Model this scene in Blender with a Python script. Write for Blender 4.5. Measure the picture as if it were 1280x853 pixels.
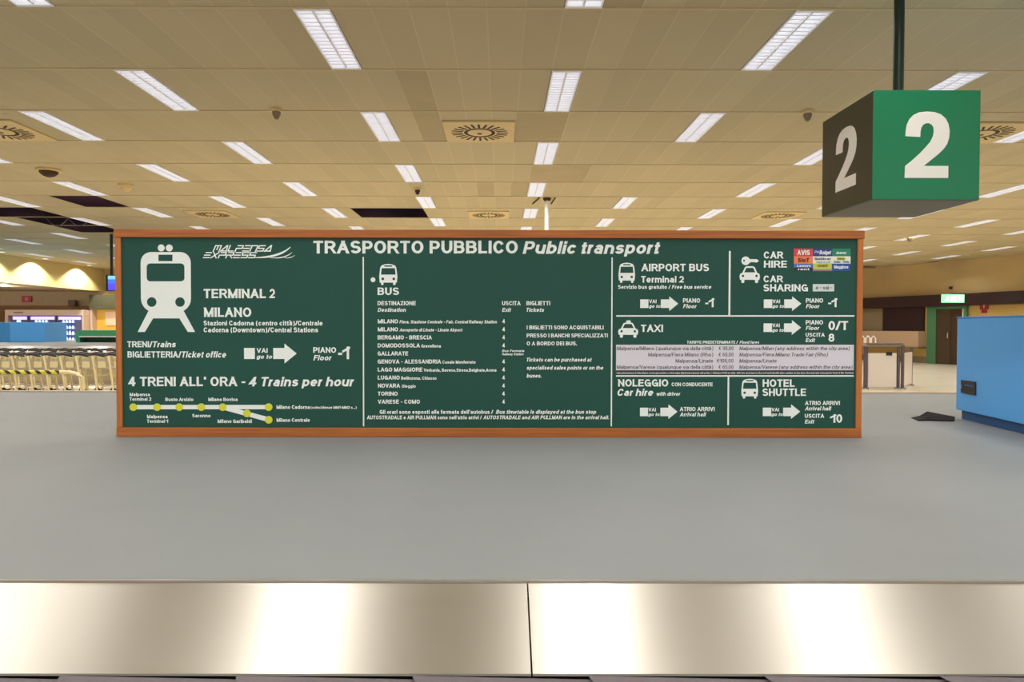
import bpy, math, random
from mathutils import Vector, Matrix
random.seed(4)
scene = bpy.context.scene
for o in list(bpy.data.objects):
    bpy.data.objects.remove(o)
COL = scene.collection

# ---------------------------------------------------------------- camera, world, exposure
F = 853.0            # focal length in pixels of the 1280 px frame (24 mm lens)
CH = 1.30            # lens height
H = 2.45             # ceiling height above the lens
ZC = CH + H          # ceiling height above the floor
U0, V0 = 626.0, 410.0
YAW, ROLL = 0.0025, 0.0018
cam_d = bpy.data.cameras.new('camera')
cam_d.sensor_width = 36.0
cam_d.lens = 36.0 * F / 1280.0
cam_d.shift_x = (640 - U0 - YAW * F) / 1280.0
cam_d.clip_start = 0.02
cam_d.clip_end = 200
cam = bpy.data.objects.new('camera', cam_d)
COL.objects.link(cam)
pitch = math.atan((426.5 - V0) / F)
cam.matrix_world = (Matrix.Translation((0, 0, CH)) @ Matrix.Rotation(-YAW, 4, 'Z')
                    @ Matrix.Rotation(math.pi / 2 - pitch, 4, 'X') @ Matrix.Rotation(ROLL, 4, 'Z'))
scene.camera = cam

world = bpy.data.worlds.new('world')
scene.world = world
world.use_nodes = True
wb = world.node_tree.nodes['Background']
wb.inputs[0].default_value = (1.0, 0.98, 0.95, 1)
wb.inputs[1].default_value = 0.8
scene.view_settings.view_transform = 'Standard'
scene.view_settings.look = 'None'
scene.view_settings.exposure = 0.2
scene.view_settings.gamma = 1.0
scene.view_settings.use_curve_mapping = False
scene.cycles.use_denoising = True
scene.cycles.max_bounces = 8
scene.cycles.sample_clamp_indirect = 4.0
LAMP_W = 17.0        # each ceiling fitting's tubes
LAMP_COL = (1.0, 0.97, 0.92)
LOUVRE_GLOW = 0.95
SPOT_W = 300.0


def P(u, v, d):
    """point at depth d seen at photo pixel (u, v)"""
    vv = v - V0 - 0.0018 * (u - 640)
    return Vector(((u - U0) / F * d, d, CH - vv / F * d))


# ---------------------------------------------------------------- materials
def lin(c):
    return tuple(((x / 255) / 12.92 if x / 255 <= 0.04045 else ((x / 255 + 0.055) / 1.055) ** 2.4) for x in c)


MATS = {}


def mat(name, rgb, rough=0.5, metal=0.0, spec=0.5, noise=0.0, nscale=8.0, emit=None, estr=0.0, stretch=(1, 1, 1), bump=0.0, coat=0.0):
    m = bpy.data.materials.new(name)
    m.use_nodes = True
    nt = m.node_tree
    b = nt.nodes['Principled BSDF']
    c = lin(rgb)
    b.inputs['Base Color'].default_value = (*c, 1)
    b.inputs['Roughness'].default_value = rough
    b.inputs['Metallic'].default_value = metal
    b.inputs['Specular IOR Level'].default_value = spec
    b.inputs['Coat Weight'].default_value = coat
    if emit:
        b.inputs['Emission Color'].default_value = (*lin(emit), 1)
        b.inputs['Emission Strength'].default_value = estr
    if noise or bump:
        tc = nt.nodes.new('ShaderNodeTexCoord')
        mp = nt.nodes.new('ShaderNodeMapping')
        mp.inputs['Scale'].default_value = stretch
        nz = nt.nodes.new('ShaderNodeTexNoise')
        nz.inputs['Scale'].default_value = nscale
        nz.inputs['Detail'].default_value = 5
        nt.links.new(tc.outputs['Object'], mp.inputs[0])
        nt.links.new(mp.outputs[0], nz.inputs['Vector'])
        if noise:
            mr = nt.nodes.new('ShaderNodeMapRange')
            mr.inputs['From Min'].default_value = 0.3
            mr.inputs['From Max'].default_value = 0.7
            mr.inputs['To Min'].default_value = 1 - noise
            mr.inputs['To Max'].default_value = 1 + noise
            mx = nt.nodes.new('ShaderNodeMix')
            mx.data_type = 'RGBA'
            mx.blend_type = 'MULTIPLY'
            mx.inputs[0].default_value = 1
            mx.inputs[6].default_value = (*c, 1)
            nt.links.new(nz.outputs[0], mr.inputs[0])
            nt.links.new(mr.outputs[0], mx.inputs[7])
            nt.links.new(mx.outputs[2], b.inputs['Base Color'])
        if bump:
            bp = nt.nodes.new('ShaderNodeBump')
            bp.inputs['Strength'].default_value = bump
            bp.inputs['Distance'].default_value = 0.01
            nt.links.new(nz.outputs[0], bp.inputs['Height'])
            nt.links.new(bp.outputs[0], b.inputs['Normal'])
    MATS[name] = m
    return m


mat('board_green', (28, 80, 70), 0.5, spec=0.35, noise=0.06, nscale=1.5)
mat('board_white', (246, 253, 251), 0.5)
mat('board_ink', (72, 66, 82), 0.6)
mat('board_dark', (44, 52, 50), 0.6)
mat('fare_white', (226, 222, 234), 0.5)
mat('stop_yellow', (222, 226, 62), 0.5)
mat('wood', (176, 100, 42), 0.38, noise=0.22, nscale=7, stretch=(0.35, 6, 9))
mat('wood_upright', (188, 112, 50), 0.38, noise=0.2, nscale=7, stretch=(9, 6, 0.35))
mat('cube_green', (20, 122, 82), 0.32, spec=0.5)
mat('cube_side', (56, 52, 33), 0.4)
mat('pole_green', (44, 62, 56), 0.3, metal=0.3)
mat('white_paint', (238, 236, 230), 0.45)
mat('deck_rubber', (128, 131, 132), 0.5, spec=0.4, noise=0.03, nscale=2.5, bump=0.03)
mat('trim_metal', (196, 188, 176), 0.35, metal=0.9)
mat('belt_rubber', (96, 88, 92), 0.6, noise=0.1, nscale=20)
mat('skirt_metal', (190, 172, 142), 0.4, metal=0.7)
mat('blue_panel', (86, 172, 246), 0.42, noise=0.02, nscale=2)
mat('blue_dark', (40, 92, 150), 0.5)
mat('black_plastic', (34, 33, 36), 0.45)
mat('black_rubber', (24, 18, 22), 0.8, spec=0.2, noise=0.15, nscale=14)
mat('chrome', (210, 210, 212), 0.2, metal=1.0)
mat('steel_dark', (110, 102, 112), 0.35, metal=0.8)
mat('floor_stone', (208, 200, 182), 0.25, noise=0.05, nscale=1.2)
mat('wall_beige', (206, 178, 126), 0.7, noise=0.05, nscale=0.6)
mat('wall_yellow', (214, 178, 104), 0.6)
mat('soffit_cream', (222, 202, 140), 0.7)
mat('wall_taupe', (170, 148, 116), 0.7, noise=0.05)
mat('wall_brown', (120, 82, 36), 0.6)
mat('dark_plum', (44, 22, 30), 0.35)
mat('window_plum', (38, 12, 32), 0.3)
mat('pinkish_panel', (196, 164, 136), 0.5)
mat('base_grey', (136, 118, 92), 0.6)
mat('door_green', (72, 128, 90), 0.5)
mat('door_dark', (70, 54, 40), 0.35)
mat('exit_green', (150, 240, 180), 0.5, emit=(135, 235, 175), estr=0.9)
mat('exit_white', (240, 255, 240), 0.5, emit=(240, 255, 235), estr=1.0)
mat('sign_red', (168, 40, 44), 0.5)
mat('louvre_white', (246, 246, 250), 0.35)
mat('tube_glow', (255, 255, 255), 0.5, emit=(250, 250, 255), estr=LOUVRE_GLOW)
mat('void_black', (92, 50, 70), 0.9)
mat('tee_bar', (206, 184, 140), 0.5)
mat('vent_cream', (222, 196, 138), 0.55)
mat('vent_slot', (70, 48, 26), 0.8)
mat('cabinet_cream', (206, 184, 170), 0.5)
mat('vend_body', (84, 84, 124), 0.4)
mat('vend_dark', (46, 50, 96), 0.35, emit=(84, 96, 170), estr=0.6)
mat('vend_light', (190, 180, 255), 0.5, emit=(176, 166, 255), estr=1.3)
mat('bottle_white', (236, 240, 250), 0.4, emit=(205, 228, 240), estr=0.8)  # glow in the bottles stands in for the machine's inner light
mat('cover_green', (70, 160, 112), 0.45)
mat('cover_green_dark', (42, 100, 72), 0.5)
mat('trolley_cream', (232, 216, 166), 0.4)
mat('trolley_metal', (224, 212, 196), 0.3, metal=0.6)
mat('trolley_wire', (206, 196, 176), 0.35, metal=0.5)
mat('glass_white', (226, 216, 206), 0.3)
mat('screen_blue', (60, 100, 220), 0.4, emit=(70, 110, 225), estr=0.9)
mat('screen_cyan', (120, 190, 235), 0.4, emit=(120, 190, 235), estr=0.9)
mat('screen_violet', (90, 70, 220), 0.4, emit=(80, 70, 225), estr=0.9)
mat('kiosk_amber', (206, 158, 60), 0.5, emit=(206, 158, 60), estr=0.35)
mat('poster_pink', (226, 184, 156), 0.5, emit=(226, 184, 156), estr=0.3)
mat('fascia_olive', (72, 72, 50), 0.6)
mat('lamp_lens', (255, 245, 210), 0.4, emit=(255, 240, 200), estr=4)
for nm, c in (('tile_red', (222, 70, 78)), ('tile_navy', (52, 56, 140)), ('tile_teal', (36, 136, 104)), ('tile_orange', (240, 134, 84)),
              ('tile_white', (236, 240, 224)), ('tile_lime', (200, 214, 92)), ('tile_blue', (88, 118, 190)), ('tile_royal', (36, 84, 164)), ('tile_mauve', (160, 120, 150)),
              ('ink_red', (96, 24, 22)), ('ink_blue', (58, 84, 150)), ('ink_olive', (92, 92, 24)), ('tile_pale', (214, 226, 224))):
    mat(nm, c, 0.5)


def steel_mat():
    m = mat('brushed_steel', (198, 193, 183), 0.34, metal=1.0)
    nt = m.node_tree
    b = nt.nodes['Principled BSDF']
    b.inputs['Anisotropic'].default_value = 0.9
    tg = nt.nodes.new('ShaderNodeCombineXYZ')
    tg.inputs[0].default_value, tg.inputs[1].default_value, tg.inputs[2].default_value = 0, 0.92, 0.39
    nt.links.new(tg.outputs[0], b.inputs['Tangent'])
    tc = nt.nodes.new('ShaderNodeTexCoord')
    mp = nt.nodes.new('ShaderNodeMapping')
    mp.inputs['Scale'].default_value = (1.2, 60, 60)
    nz = nt.nodes.new('ShaderNodeTexNoise')
    nz.inputs['Scale'].default_value = 2.0
    nz.inputs['Detail'].default_value = 4
    mr = nt.nodes.new('ShaderNodeMapRange')
    mr.inputs['To Min'].default_value, mr.inputs['To Max'].default_value = 0.38, 0.46
    nt.links.new(tc.outputs['Object'], mp.inputs[0])
    nt.links.new(mp.outputs[0], nz.inputs['Vector'])
    nt.links.new(nz.outputs[0], mr.inputs[0])
    nt.links.new(mr.outputs[0], b.inputs['Roughness'])


steel_mat()

W, L = 0.1215 * H, 0.597e-3 * F * H       # ceiling tile width and length
Y0 = F * H * 2.522e-3                      # near edge of row 0


def tile_mat():
    m = mat('ceiling_tile', (198, 182, 142), 0.75)
    nt = m.node_tree
    b = nt.nodes['Principled BSDF']
    tc = nt.nodes.new('ShaderNodeTexCoord')
    sx = nt.nodes.new('ShaderNodeSeparateXYZ')
    nt.links.new(tc.outputs['Object'], sx.inputs[0])

    def mth(op, a, bb=None):
        n = nt.nodes.new('ShaderNodeMath')
        n.operation = op
        for i, v in enumerate((a, bb)):
            if v is None:
                continue
            if isinstance(v, (int, float)):
                n.inputs[i].default_value = v
            else:
                nt.links.new(v, n.inputs[i])
        return n.outputs[0]
    tx = mth('ADD', mth('DIVIDE', sx.outputs[0], W), 200 - 1.6)
    ty = mth('ADD', mth('DIVIDE', mth('SUBTRACT', sx.outputs[1], Y0), L), 50)
    cv = nt.nodes.new('ShaderNodeCombineXYZ')
    nt.links.new(mth('FLOOR', tx), cv.inputs[0])
    nt.links.new(mth('FLOOR', ty), cv.inputs[1])
    wn = nt.nodes.new('ShaderNodeTexWhiteNoise')
    wn.noise_dimensions = '2D'
    nt.links.new(cv.outputs[0], wn.inputs['Vector'])
    fac = mth('ADD', mth('MULTIPLY', wn.outputs[0], 0.09), 0.955)
    nz = nt.nodes.new('ShaderNodeTexNoise')
    nz.inputs['Scale'].default_value = 0.7
    nt.links.new(tc.outputs['Object'], nz.inputs['Vector'])
    fac = mth('MULTIPLY', fac, mth('ADD', mth('MULTIPLY', nz.outputs[0], 0.14), 0.93))
    # light seams between the panels
    fx = mth('FRACT', tx)
    seam = mth('MULTIPLY', mth('LESS_THAN', mth('ABSOLUTE', mth('SUBTRACT', fx, 0.025)), 0.02), 0.12)
    fac = mth('ADD', fac, seam)
    mx = nt.nodes.new('ShaderNodeMix')
    mx.data_type = 'RGBA'
    mx.blend_type = 'MULTIPLY'
    mx.inputs[0].default_value = 1
    mx.inputs[6].default_value = (*lin((198, 182, 142)), 1)
    nt.links.new(fac, mx.inputs[7])
    nt.links.new(mx.outputs[2], b.inputs['Base Color'])
    mat('ceiling_tile_stained', (184, 166, 126), 0.75, noise=0.05, nscale=2)


tile_mat()


def stripe_mat():
    m = mat('hazard_stripe', (230, 220, 90), 0.4)
    nt = m.node_tree
    b = nt.nodes['Principled BSDF']
    tc = nt.nodes.new('ShaderNodeTexCoord')
    wv = nt.nodes.new('ShaderNodeTexWave')
    wv.wave_type = 'BANDS'
    wv.bands_direction = 'DIAGONAL'
    wv.inputs['Scale'].default_value = 4.0
    cr = nt.nodes.new('ShaderNodeValToRGB')
    cr.color_ramp.interpolation = 'CONSTANT'
    cr.color_ramp.elements[0].color = (0.02, 0.02, 0.02, 1)
    cr.color_ramp.elements[1].position = 0.42
    cr.color_ramp.elements[1].color = (*lin((214, 206, 60)), 1)
    nt.links.new(tc.outputs['Object'], wv.inputs['Vector'])
    nt.links.new(wv.outputs[1], cr.inputs[0])
    nt.links.new(cr.outputs[0], b.inputs['Base Color'])


stripe_mat()


# ---------------------------------------------------------------- mesh helpers
class MB:
    def __init__(s):
        s.v, s.f, s.mi = [], [], []

    def add(s, vs, fs, mi=0):
        n = len(s.v)
        s.v += [tuple(p) for p in vs]
        s.f += [tuple(i + n for i in f) for f in fs]
        s.mi += [mi] * len(fs)
        return s

    def box(s, x0, x1, y0, y1, z0, z1, mi=0):
        return s.add([(x0, y0, z0), (x1, y0, z0), (x1, y1, z0), (x0, y1, z0), (x0, y0, z1), (x1, y0, z1), (x1, y1, z1), (x0, y1, z1)],
                     [(3, 2, 1, 0), (4, 5, 6, 7), (0, 1, 5, 4), (1, 2, 6, 5), (2, 3, 7, 6), (3, 0, 4, 7)], mi)

    def prism(s, poly, z0, z1, mi=0):
        n = len(poly)
        vs = [(x, y, z0) for x, y in poly] + [(x, y, z1) for x, y in poly]
        fs = [tuple(range(n - 1, -1, -1)), tuple(range(n, 2 * n))]
        fs += [(i, (i + 1) % n, n + (i + 1) % n, n + i) for i in range(n)]
        return s.add(vs, fs, mi)

    def tube(s, pts, r, seg=8, mi=0):
        pts = [Vector(p) for p in pts]
        rings = []
        for i, p in enumerate(pts):
            a = pts[max(i - 1, 0)]
            c = pts[min(i + 1, len(pts) - 1)]
            t = (c - a).normalized()
            up = Vector((0, 0, 1)) if abs(t.z) < 0.9 else Vector((0, 1, 0))
            e1 = t.cross(up).normalized()
            e2 = t.cross(e1).normalized()
            rr = r[i] if isinstance(r, (list, tuple)) else r
            rings.append([p + e1 * math.cos(k * 2 * math.pi / seg) * rr + e2 * math.sin(k * 2 * math.pi / seg) * rr for k in range(seg)])
        vs = [q for R in rings for q in R]
        fs = []
        for i in range(len(pts) - 1):
            for k in range(seg):
                a, b2 = i * seg + k, i * seg + (k + 1) % seg
                fs.append((a, b2, b2 + seg, a + seg))
        fs.append(tuple(range(seg - 1, -1, -1)))
        n = (len(pts) - 1) * seg
        fs.append(tuple(range(n, n + seg)))
        return s.add(vs, fs, mi)

    def lathe(s, prof, seg=24, c=(0, 0, 0), mi=0):
        vs, fs = [], []
        n = len(prof)
        for k in range(seg):
            a = 2 * math.pi * k / seg
            vs += [(c[0] + r * math.cos(a), c[1] + r * math.sin(a), c[2] + z) for r, z in prof]
        for k in range(seg):
            k2 = (k + 1) % seg
            for i in range(n - 1):
                fs.append((k * n + i, k2 * n + i, k2 * n + i + 1, k * n + i + 1))
        return s.add(vs, fs, mi)

    def build(s, name, mats, parent=None, smooth=False, bevel=0.0, loc=None, rz=None, label=None):
        me = bpy.data.meshes.new(name)
        me.from_pydata(s.v, [], s.f)
        for m in (mats if isinstance(mats, (list, tuple)) else [mats]):
            me.materials.append(MATS[m])
        me.polygons.foreach_set('material_index', s.mi)
        if smooth:
            me.polygons.foreach_set('use_smooth', [True] * len(me.polygons))
        me.update()
        o = bpy.data.objects.new(name, me)
        COL.objects.link(o)
        if parent:
            o.parent = parent
        if loc:
            o.location = loc
        if rz:
            o.rotation_euler = (0, 0, rz)
        if bevel:
            b = o.modifiers.new('bevel', 'BEVEL')
            b.width = bevel
            b.segments = 2
            b.limit_method = 'ANGLE'
        if smooth:
            try:
                me.set_sharp_from_angle(angle=math.radians(40))
            except Exception:
                pass
        if label:
            o['label'] = label
        return o


def box(name, m, parent, x0, x1, y0, y1, z0, z1, bevel=0.0, label=None):
    return MB().box(x0, x1, y0, y1, z0, z1).build(name, m, parent, bevel=bevel, label=label)


def thing(name, label, cat, loc=(0, 0, 0), rz=0.0, group=None):
    o = bpy.data.objects.new(name, None)
    o.empty_display_size = 0.1
    COL.objects.link(o)
    o.location = loc
    o.rotation_euler = (0, 0, rz)
    return tag(o, label, cat, group)


def tag(o, label, cat, group=None):
    o['label'] = label
    o['category'] = cat
    if group:
        o['group'] = group
    return o


def struct(o):
    o['kind'] = 'structure'
    return o


def dup(root, loc, label, group=None):
    r = root.copy()
    COL.objects.link(r)
    r.location = loc
    r['label'] = label
    if group:
        r['group'] = group
    for ch in list(root.children):
        c = ch.copy()
        COL.objects.link(c)
        c.parent = r
        for g in list(ch.children):
            d = g.copy()
            COL.objects.link(d)
            d.parent = c
    return r


ORD = ['nearest', 'second nearest', 'third nearest', 'fourth nearest', 'fifth nearest', 'sixth nearest', 'seventh nearest', 'eighth nearest',
       'ninth nearest', 'tenth nearest', 'eleventh nearest', 'twelfth nearest', 'thirteenth nearest']
NTH = ['first', 'second', 'third', 'fourth', 'fifth', 'sixth', 'seventh', 'eighth', 'ninth', 'tenth', 'eleventh', 'twelfth', 'thirteenth']

# ---------------------------------------------------------------- the hall
YB = Y0 + 19 * L                     # back wall
XL = -16.8                           # left bulkhead
ROWMIN, ROWMAX = -7, 18


def xr(d):
    return 15.3 + (27.5 - d) * 0.36


struct(box('floor', 'floor_stone', None, -34, 27, -4.5, YB + 0.2, -0.1, 0))

# recessed ceiling lights: (column, parity of the row)
LINES = {-55: 0, -48: 1, -41: 0, -34: 0, -27: 1, -20: 0, -14: 1, -7: 0, 0: 1, 6: 0, 13: 1, 20: 0, 28: 1, 35: 0, 42: 1, 49: 0}
LIGHTS = []
for k, par in LINES.items():
    for n in range(ROWMIN + 1, ROWMAX + 1):
        if (n - par) % 2:
            continue
        xm, ym = (1.6 + k + 0.5) * W, Y0 + (n + 0.5) * L
        if xm > xr(ym + L / 2) - 0.5 or xm < XL + 0.9 or ym > YB - 0.7:
            continue
        if k == 6 and n == 4:
            continue
        if n < 0 and abs(k) > 30:
            continue
        LIGHTS.append((k, n, xm, ym))
LCELLS = {(k, n) for k, n, _, _ in LIGHTS}
VENTS = [(-4, 2, 'central'), (-24, 2, 'left'), (17, 2, 'right'), (-4, 7, 'central far'), (-24, 7, 'left far'), (17, 7, 'right far')]
VCELLS = {(k + i, n) for k, n, _ in VENTS for i in range(3)}
OPEN = {(k, 6) for k in (-30, -29, -28)} | {(k, 7) for k in range(-41, -34)} | {(k, 9) for k in range(-38, -34)} | {(k, 8) for k in (-38, -37, -36, -35)} | {(k, 7) for k in range(-12, -7)}
OPEN |= {(k, 17) for k in range(46, 50)} | {(k, 15) for k in range(51, 54)}
OPEN -= LCELLS
STAIN = {(-5, 1), (-5, 2), (0, 2), (-1, 2), (0, 4), (-1, 5), (1, 4), (2, 4), (-3, 5), (1, -1)}
mb = MB()
for n in range(ROWMIN, ROWMAX + 1):
    for k in range(-59, 66):
        if (k, n) in LCELLS or (k, n) in OPEN:
            continue
        xa, xb = (1.6 + k) * W, (2.6 + k) * W
        ya, yb = Y0 + n * L, Y0 + (n + 1) * L
        if xb < XL or xa > xr(yb) + 0.6:
            continue
        mb.add([(xa, ya, ZC), (xb, ya, ZC), (xb, yb, ZC), (xa, yb, ZC)], [(3, 2, 1, 0)], 1 if (k, n) in STAIN else 0)
struct(mb.build('ceiling', ['ceiling_tile', 'ceiling_tile_stained']))
mb = MB()
for n in range(ROWMIN, ROWMAX + 2):
    y = Y0 + n * L
    mb.box(XL, min(xr(y), 19.5), y - 0.011, y + 0.011, ZC - 0.008, ZC + 0.004)
struct(mb.build('trim_1', 'tee_bar'))
struct(box('slab', 'void_black', None, XL - 0.2, 24, -4.0, YB + 0.2, ZC + 0.75, ZC + 0.85))
# cables and struts left hanging in the openings
for i, (u, v, w, lab) in enumerate(((98, 279, 14, 'thin grey cable looping out of the ceiling opening above the board corner'),
                                    (70, 276, 12, 'thin grey cable crossing the wide dark ceiling opening at far left'))):
    a = P(u, v, 16.0)
    pts = [(a.x - 0.3 + 0.06 * j, a.y + 0.02 * j, ZC + 0.25 - 0.32 * math.sin(math.pi * j / 10)) for j in range(11)]
    tag(MB().tube(pts, 0.012, 6).build('cable', 'steel_dark', smooth=True), lab, 'cable', 'cables in the ceiling openings')

# fittings -------------------------------------------------------
fit = thing('ceiling_light', '', 'light')
fw, fl = W - 0.012, L - 0.03
m = MB()
for x0, x1, y0, y1 in ((-fw / 2, -fw / 2 + 0.014, -fl / 2, fl / 2), (fw / 2 - 0.014, fw / 2, -fl / 2, fl / 2),
                       (-fw / 2 + 0.014, fw / 2 - 0.014, -fl / 2, -fl / 2 + 0.03), (-fw / 2 + 0.014, fw / 2 - 0.014, fl / 2 - 0.03, fl / 2)):
    m.box(x0, x1, y0, y1, -0.01, 0.062)
m.build('frame', 'louvre_white', fit)
MB().box(-fw / 2 + 0.014, fw / 2 - 0.014, -fl / 2 + 0.03, fl / 2 - 0.03, 0.056, 0.062).build('tube_panel', 'tube_glow', fit)
m = MB()
m.box(-0.008, 0.008, -fl / 2 + 0.03, fl / 2 - 0.03, -0.004, 0.04)
nb = 16
for j in range(1, nb):
    y = -fl / 2 + 0.03 + (fl - 0.06) * j / nb
    for x0, x1 in ((-fw / 2 + 0.014, -0.008), (0.008, fw / 2 - 0.014)):
        m.add([(x0, y - 0.006, 0), (x1, y - 0.006, 0), (x1, y + 0.006, 0), (x0, y + 0.006, 0),
               (x0, y - 0.006, 0.036), (x1, y - 0.006, 0.036), (x1, y + 0.006, 0.036), (x0, y + 0.006, 0.036)],
              [(3, 2, 1, 0), (4, 5, 6, 7), (0, 1, 5, 4), (1, 2, 6, 5), (2, 3, 7, 6), (3, 0, 4, 7)])
m.build('louvre', 'louvre_white', fit)
la = bpy.data.lights.new('tube_light', 'AREA')
la.shape = 'RECTANGLE'
la.size, la.size_y = fw - 0.04, fl - 0.08
la.energy = LAMP_W
la.color = LAMP_COL
la.spread = math.radians(138)
lo = bpy.data.objects.new('tube_light', la)
COL.objects.link(lo)
lo.parent = fit
lo.location = (0, 0, -0.016)
LNAME = {-55: 'outermost line at far left', -48: 'eighth line left of the central round vent', -41: 'sixth line left of the central round vent', -34: 'fifth line left of the central round vent',
         -27: 'fourth line left of the central round vent', -20: 'third line left of the central round vent', -14: 'second line left of the central round vent',
         -7: 'line just left of the central round vent', 0: 'line leading to the white pole', 6: 'second line right of the central round vent',
         13: 'line passing behind the numbered cube', 20: 'line beside the right round vent', 28: 'second line right of the numbered cube',
         35: 'third line right of the numbered cube', 42: 'fourth line right of the numbered cube', 49: 'outermost line at far right'}
cnt = {}
first = True
for k, n, x, y in LIGHTS:
    vis = (y - L / 2 > 2.0) and abs(x / y) < 0.78 and n >= -1
    if vis:
        i = cnt.get(k, 0)
        cnt[k] = i + 1
        lab = 'white louvred ceiling light, %s in the %s' % (ORD[min(i, 12)], LNAME[k])
        grp = 'recessed ceiling lights'
    else:
        lab = 'white louvred ceiling light overhead or aside, beyond the edges of the photo'
        grp = 'recessed ceiling lights outside the picture'
    if first:
        fit.location = (x, y, ZC)
        fit['label'], fit['group'] = lab, grp
        first = False
    else:
        dup(fit, (x, y, ZC), lab, grp)

# round air diffusers --------------------------------------------
VLAB = {'central': 'square cream ceiling diffuser with round slots, large and near the middle', 'left': 'square cream ceiling diffuser cut by the left edge of the photo',
        'right': 'square cream ceiling diffuser half hidden behind the numbered cube', 'central far': 'small distant cream ceiling diffuser just above the board middle',
        'left far': 'distant cream ceiling diffuser above the left part of the board', 'right far': 'distant cream ceiling diffuser to the left below the numbered cube'}
vent = None
for k, n, nm in VENTS:
    loc = ((1.6 + k + 1.5) * W, Y0 + (n + 1) * L - 1.5 * W - 0.02, ZC)
    if vent is None:
        vent = thing('air_diffuser', VLAB[nm], 'vent', loc, 0, 'round slotted ceiling diffusers')
        a = 1.5 * W - 0.012
        m = MB().box(-a, a, -a, a, -0.022, -0.002)
        m.build('face_plate', 'vent_cream', vent, bevel=0.004)
        m = MB()
        for j in range(24):
            t = 2 * math.pi * j / 24
            ct, st = math.cos(t), math.sin(t)
            for r0, r1, w in ((0.215, 0.35, 0.013),):
                q = [(r0, -w), (r1, -w), (r1, w), (r0, w)]
                m.prism([(r * ct - s_ * st, r * st + s_ * ct) for r, s_ in q][::1], -0.0255, -0.0215)
        m.build('slots', 'vent_slot', vent)
        m = MB().lathe([(0.15, -0.022), (0.155, -0.0245), (0.19, -0.0245), (0.195, -0.022)], 40)
        m.build('ring_slot', 'vent_slot', vent)
        MB().lathe([(0.001, -0.034), (0.1, -0.032), (0.15, -0.022)], 32).build('centre_disc', 'vent_cream', vent, smooth=True)
        MB().lathe([(0.001, -0.037), (0.03, -0.036), (0.035, -0.031)], 16).build('knob', 'vent_slot', vent)
    else:
        dup(vent, loc, VLAB[nm])

# small ceiling devices -------------------------------------------


def dome(u, v, label, m, r=0.09, cat='detector', name='smoke_detector'):
    d = F * H / (V0 - v + 0.0018 * (u - 640))
    p = Vector(((u - U0) / F * d, d, ZC))
    t = thing(name, label, cat, p, 0, 'ceiling detectors and cameras')
    MB().lathe([(0.001, -0.002), (r * 1.25, -0.002), (r * 1.25, -0.03), (r, -0.035), (0.001, -0.035)], 24).build('base', 'vent_cream', t, smooth=True)
    MB().lathe([(r * 0.95, -0.033), (r * 0.9, -0.06), (r * 0.6, -0.1), (r * 0.25, -0.118), (0.001, -0.12)], 24).build('dome', m, t, smooth=True)
    return t


dome(64, 213, 'dark dome camera on the ceiling at far left', 'vent_slot', 0.14, 'camera', 'dome_camera')
dome(347, 138, 'small beige ceiling detector between the two upper left lights', 'base_grey', 0.05)
dome(1007, 140, 'small beige ceiling detector left of the numbered cube', 'base_grey', 0.05)
dome(522, 236, 'tiny black ceiling detector left of the white pole', 'black_plastic', 0.05)
dome(160, 232, 'pale cone shaped ceiling detector above the left end of the board', 'vent_cream', 0.1)
dome(1137, 297, 'tiny dark ceiling detector below the numbered cube', 'base_grey', 0.08)

# walls ------------------------------------------------------------
SB = CH + 1.51                        # underside of the left bulkhead
struct(box('wall_back', 'wall_beige', None, XL - 0.25, 27, YB, YB + 0.2, 0, ZC))
struct(box('wall_left', 'soffit_cream', None, XL - 0.25, XL, -4, YB - 0.001, SB, ZC + 0.7))
struct(box('beam', 'wall_taupe', None, -33.5, XL - 0.26, -4, YB + 0.15, SB, SB + 0.3))
struct(box('wall_back_left', 'wall_taupe', None, -34, XL - 0.26, YB, YB + 0.2, 0, SB))
struct(box('wall_left_far', 'wall_taupe', None, -34, -33.8, -4, YB, 0, SB))
struct(box('trim_2', 'wall_brown', None, -33.7, XL - 0.3, YB - 0.06, YB, 1.98, 2.2))
struct(box('trim_3', 'wall_brown', None, -33.7, -20.75, YB - 0.05, YB, 0, 1.975))

RZ = math.atan2(-1, 0.36)
ca, sa = math.cos(RZ), math.sin(RZ)


def wr(u, v, off=0.0):
    """local (s, z) on the right wall for a photo pixel"""
    d = (15.3 + 0.36 * 27.5) / ((u - U0) / F + 0.36)
    s = (27.5 - d) / -sa
    return s, P(u, v, d).z


RW = Vector((15.3, 27.5, 0))
rw = struct(MB().box(-2.2, 32, 0, 0.2, 0, ZC + 0.7).build('wall_right', 'wall_beige', loc=RW, rz=RZ))
struct(MB().box(-2.1, 31, -0.02, 0, 0.25, 2.1).build('wall_right_lower', 'wall_yellow', loc=RW, rz=RZ))
struct(MB().box(-2.1, 31, -0.035, -0.001, 0.0, 0.25).build('baseboard_right', 'base_grey', loc=RW, rz=RZ))
struct(MB().box(-2.1, 31, -0.3, -0.021, CH + 0.82, CH + 1.24).build('trim_4', 'dark_plum', loc=RW, rz=RZ))

# right wall: service window with counter
s0, zb = wr(1106, 413)
s1, zt = wr(1157.5, 386)
sl, zl = wr(1078, 413)
t = thing('service_window', 'dark shuttered service window with pinkish counter front on the right wall', 'window', RW, RZ)
MB().box(s0, s1, -0.1, -0.021, zb - 0.02, CH + 0.815).build('shutter', 'window_plum', t)
MB().box(sl - 0.6, s0 - 0.01, -0.09, -0.021, zb - 0.02, CH + 0.815).build('side_panel', 'base_grey', t)
MB().box(sl - 0.6, s1 + 0.03, -0.4, -0.021, zb - 0.62, zb - 0.03).build('counter_front', 'pinkish_panel', t, bevel=0.01)
MB().box(sl - 0.6, s1 + 0.06, -0.44, -0.021, zb - 0.68, zb - 0.625).build('counter_rail', 'base_grey', t)
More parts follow.
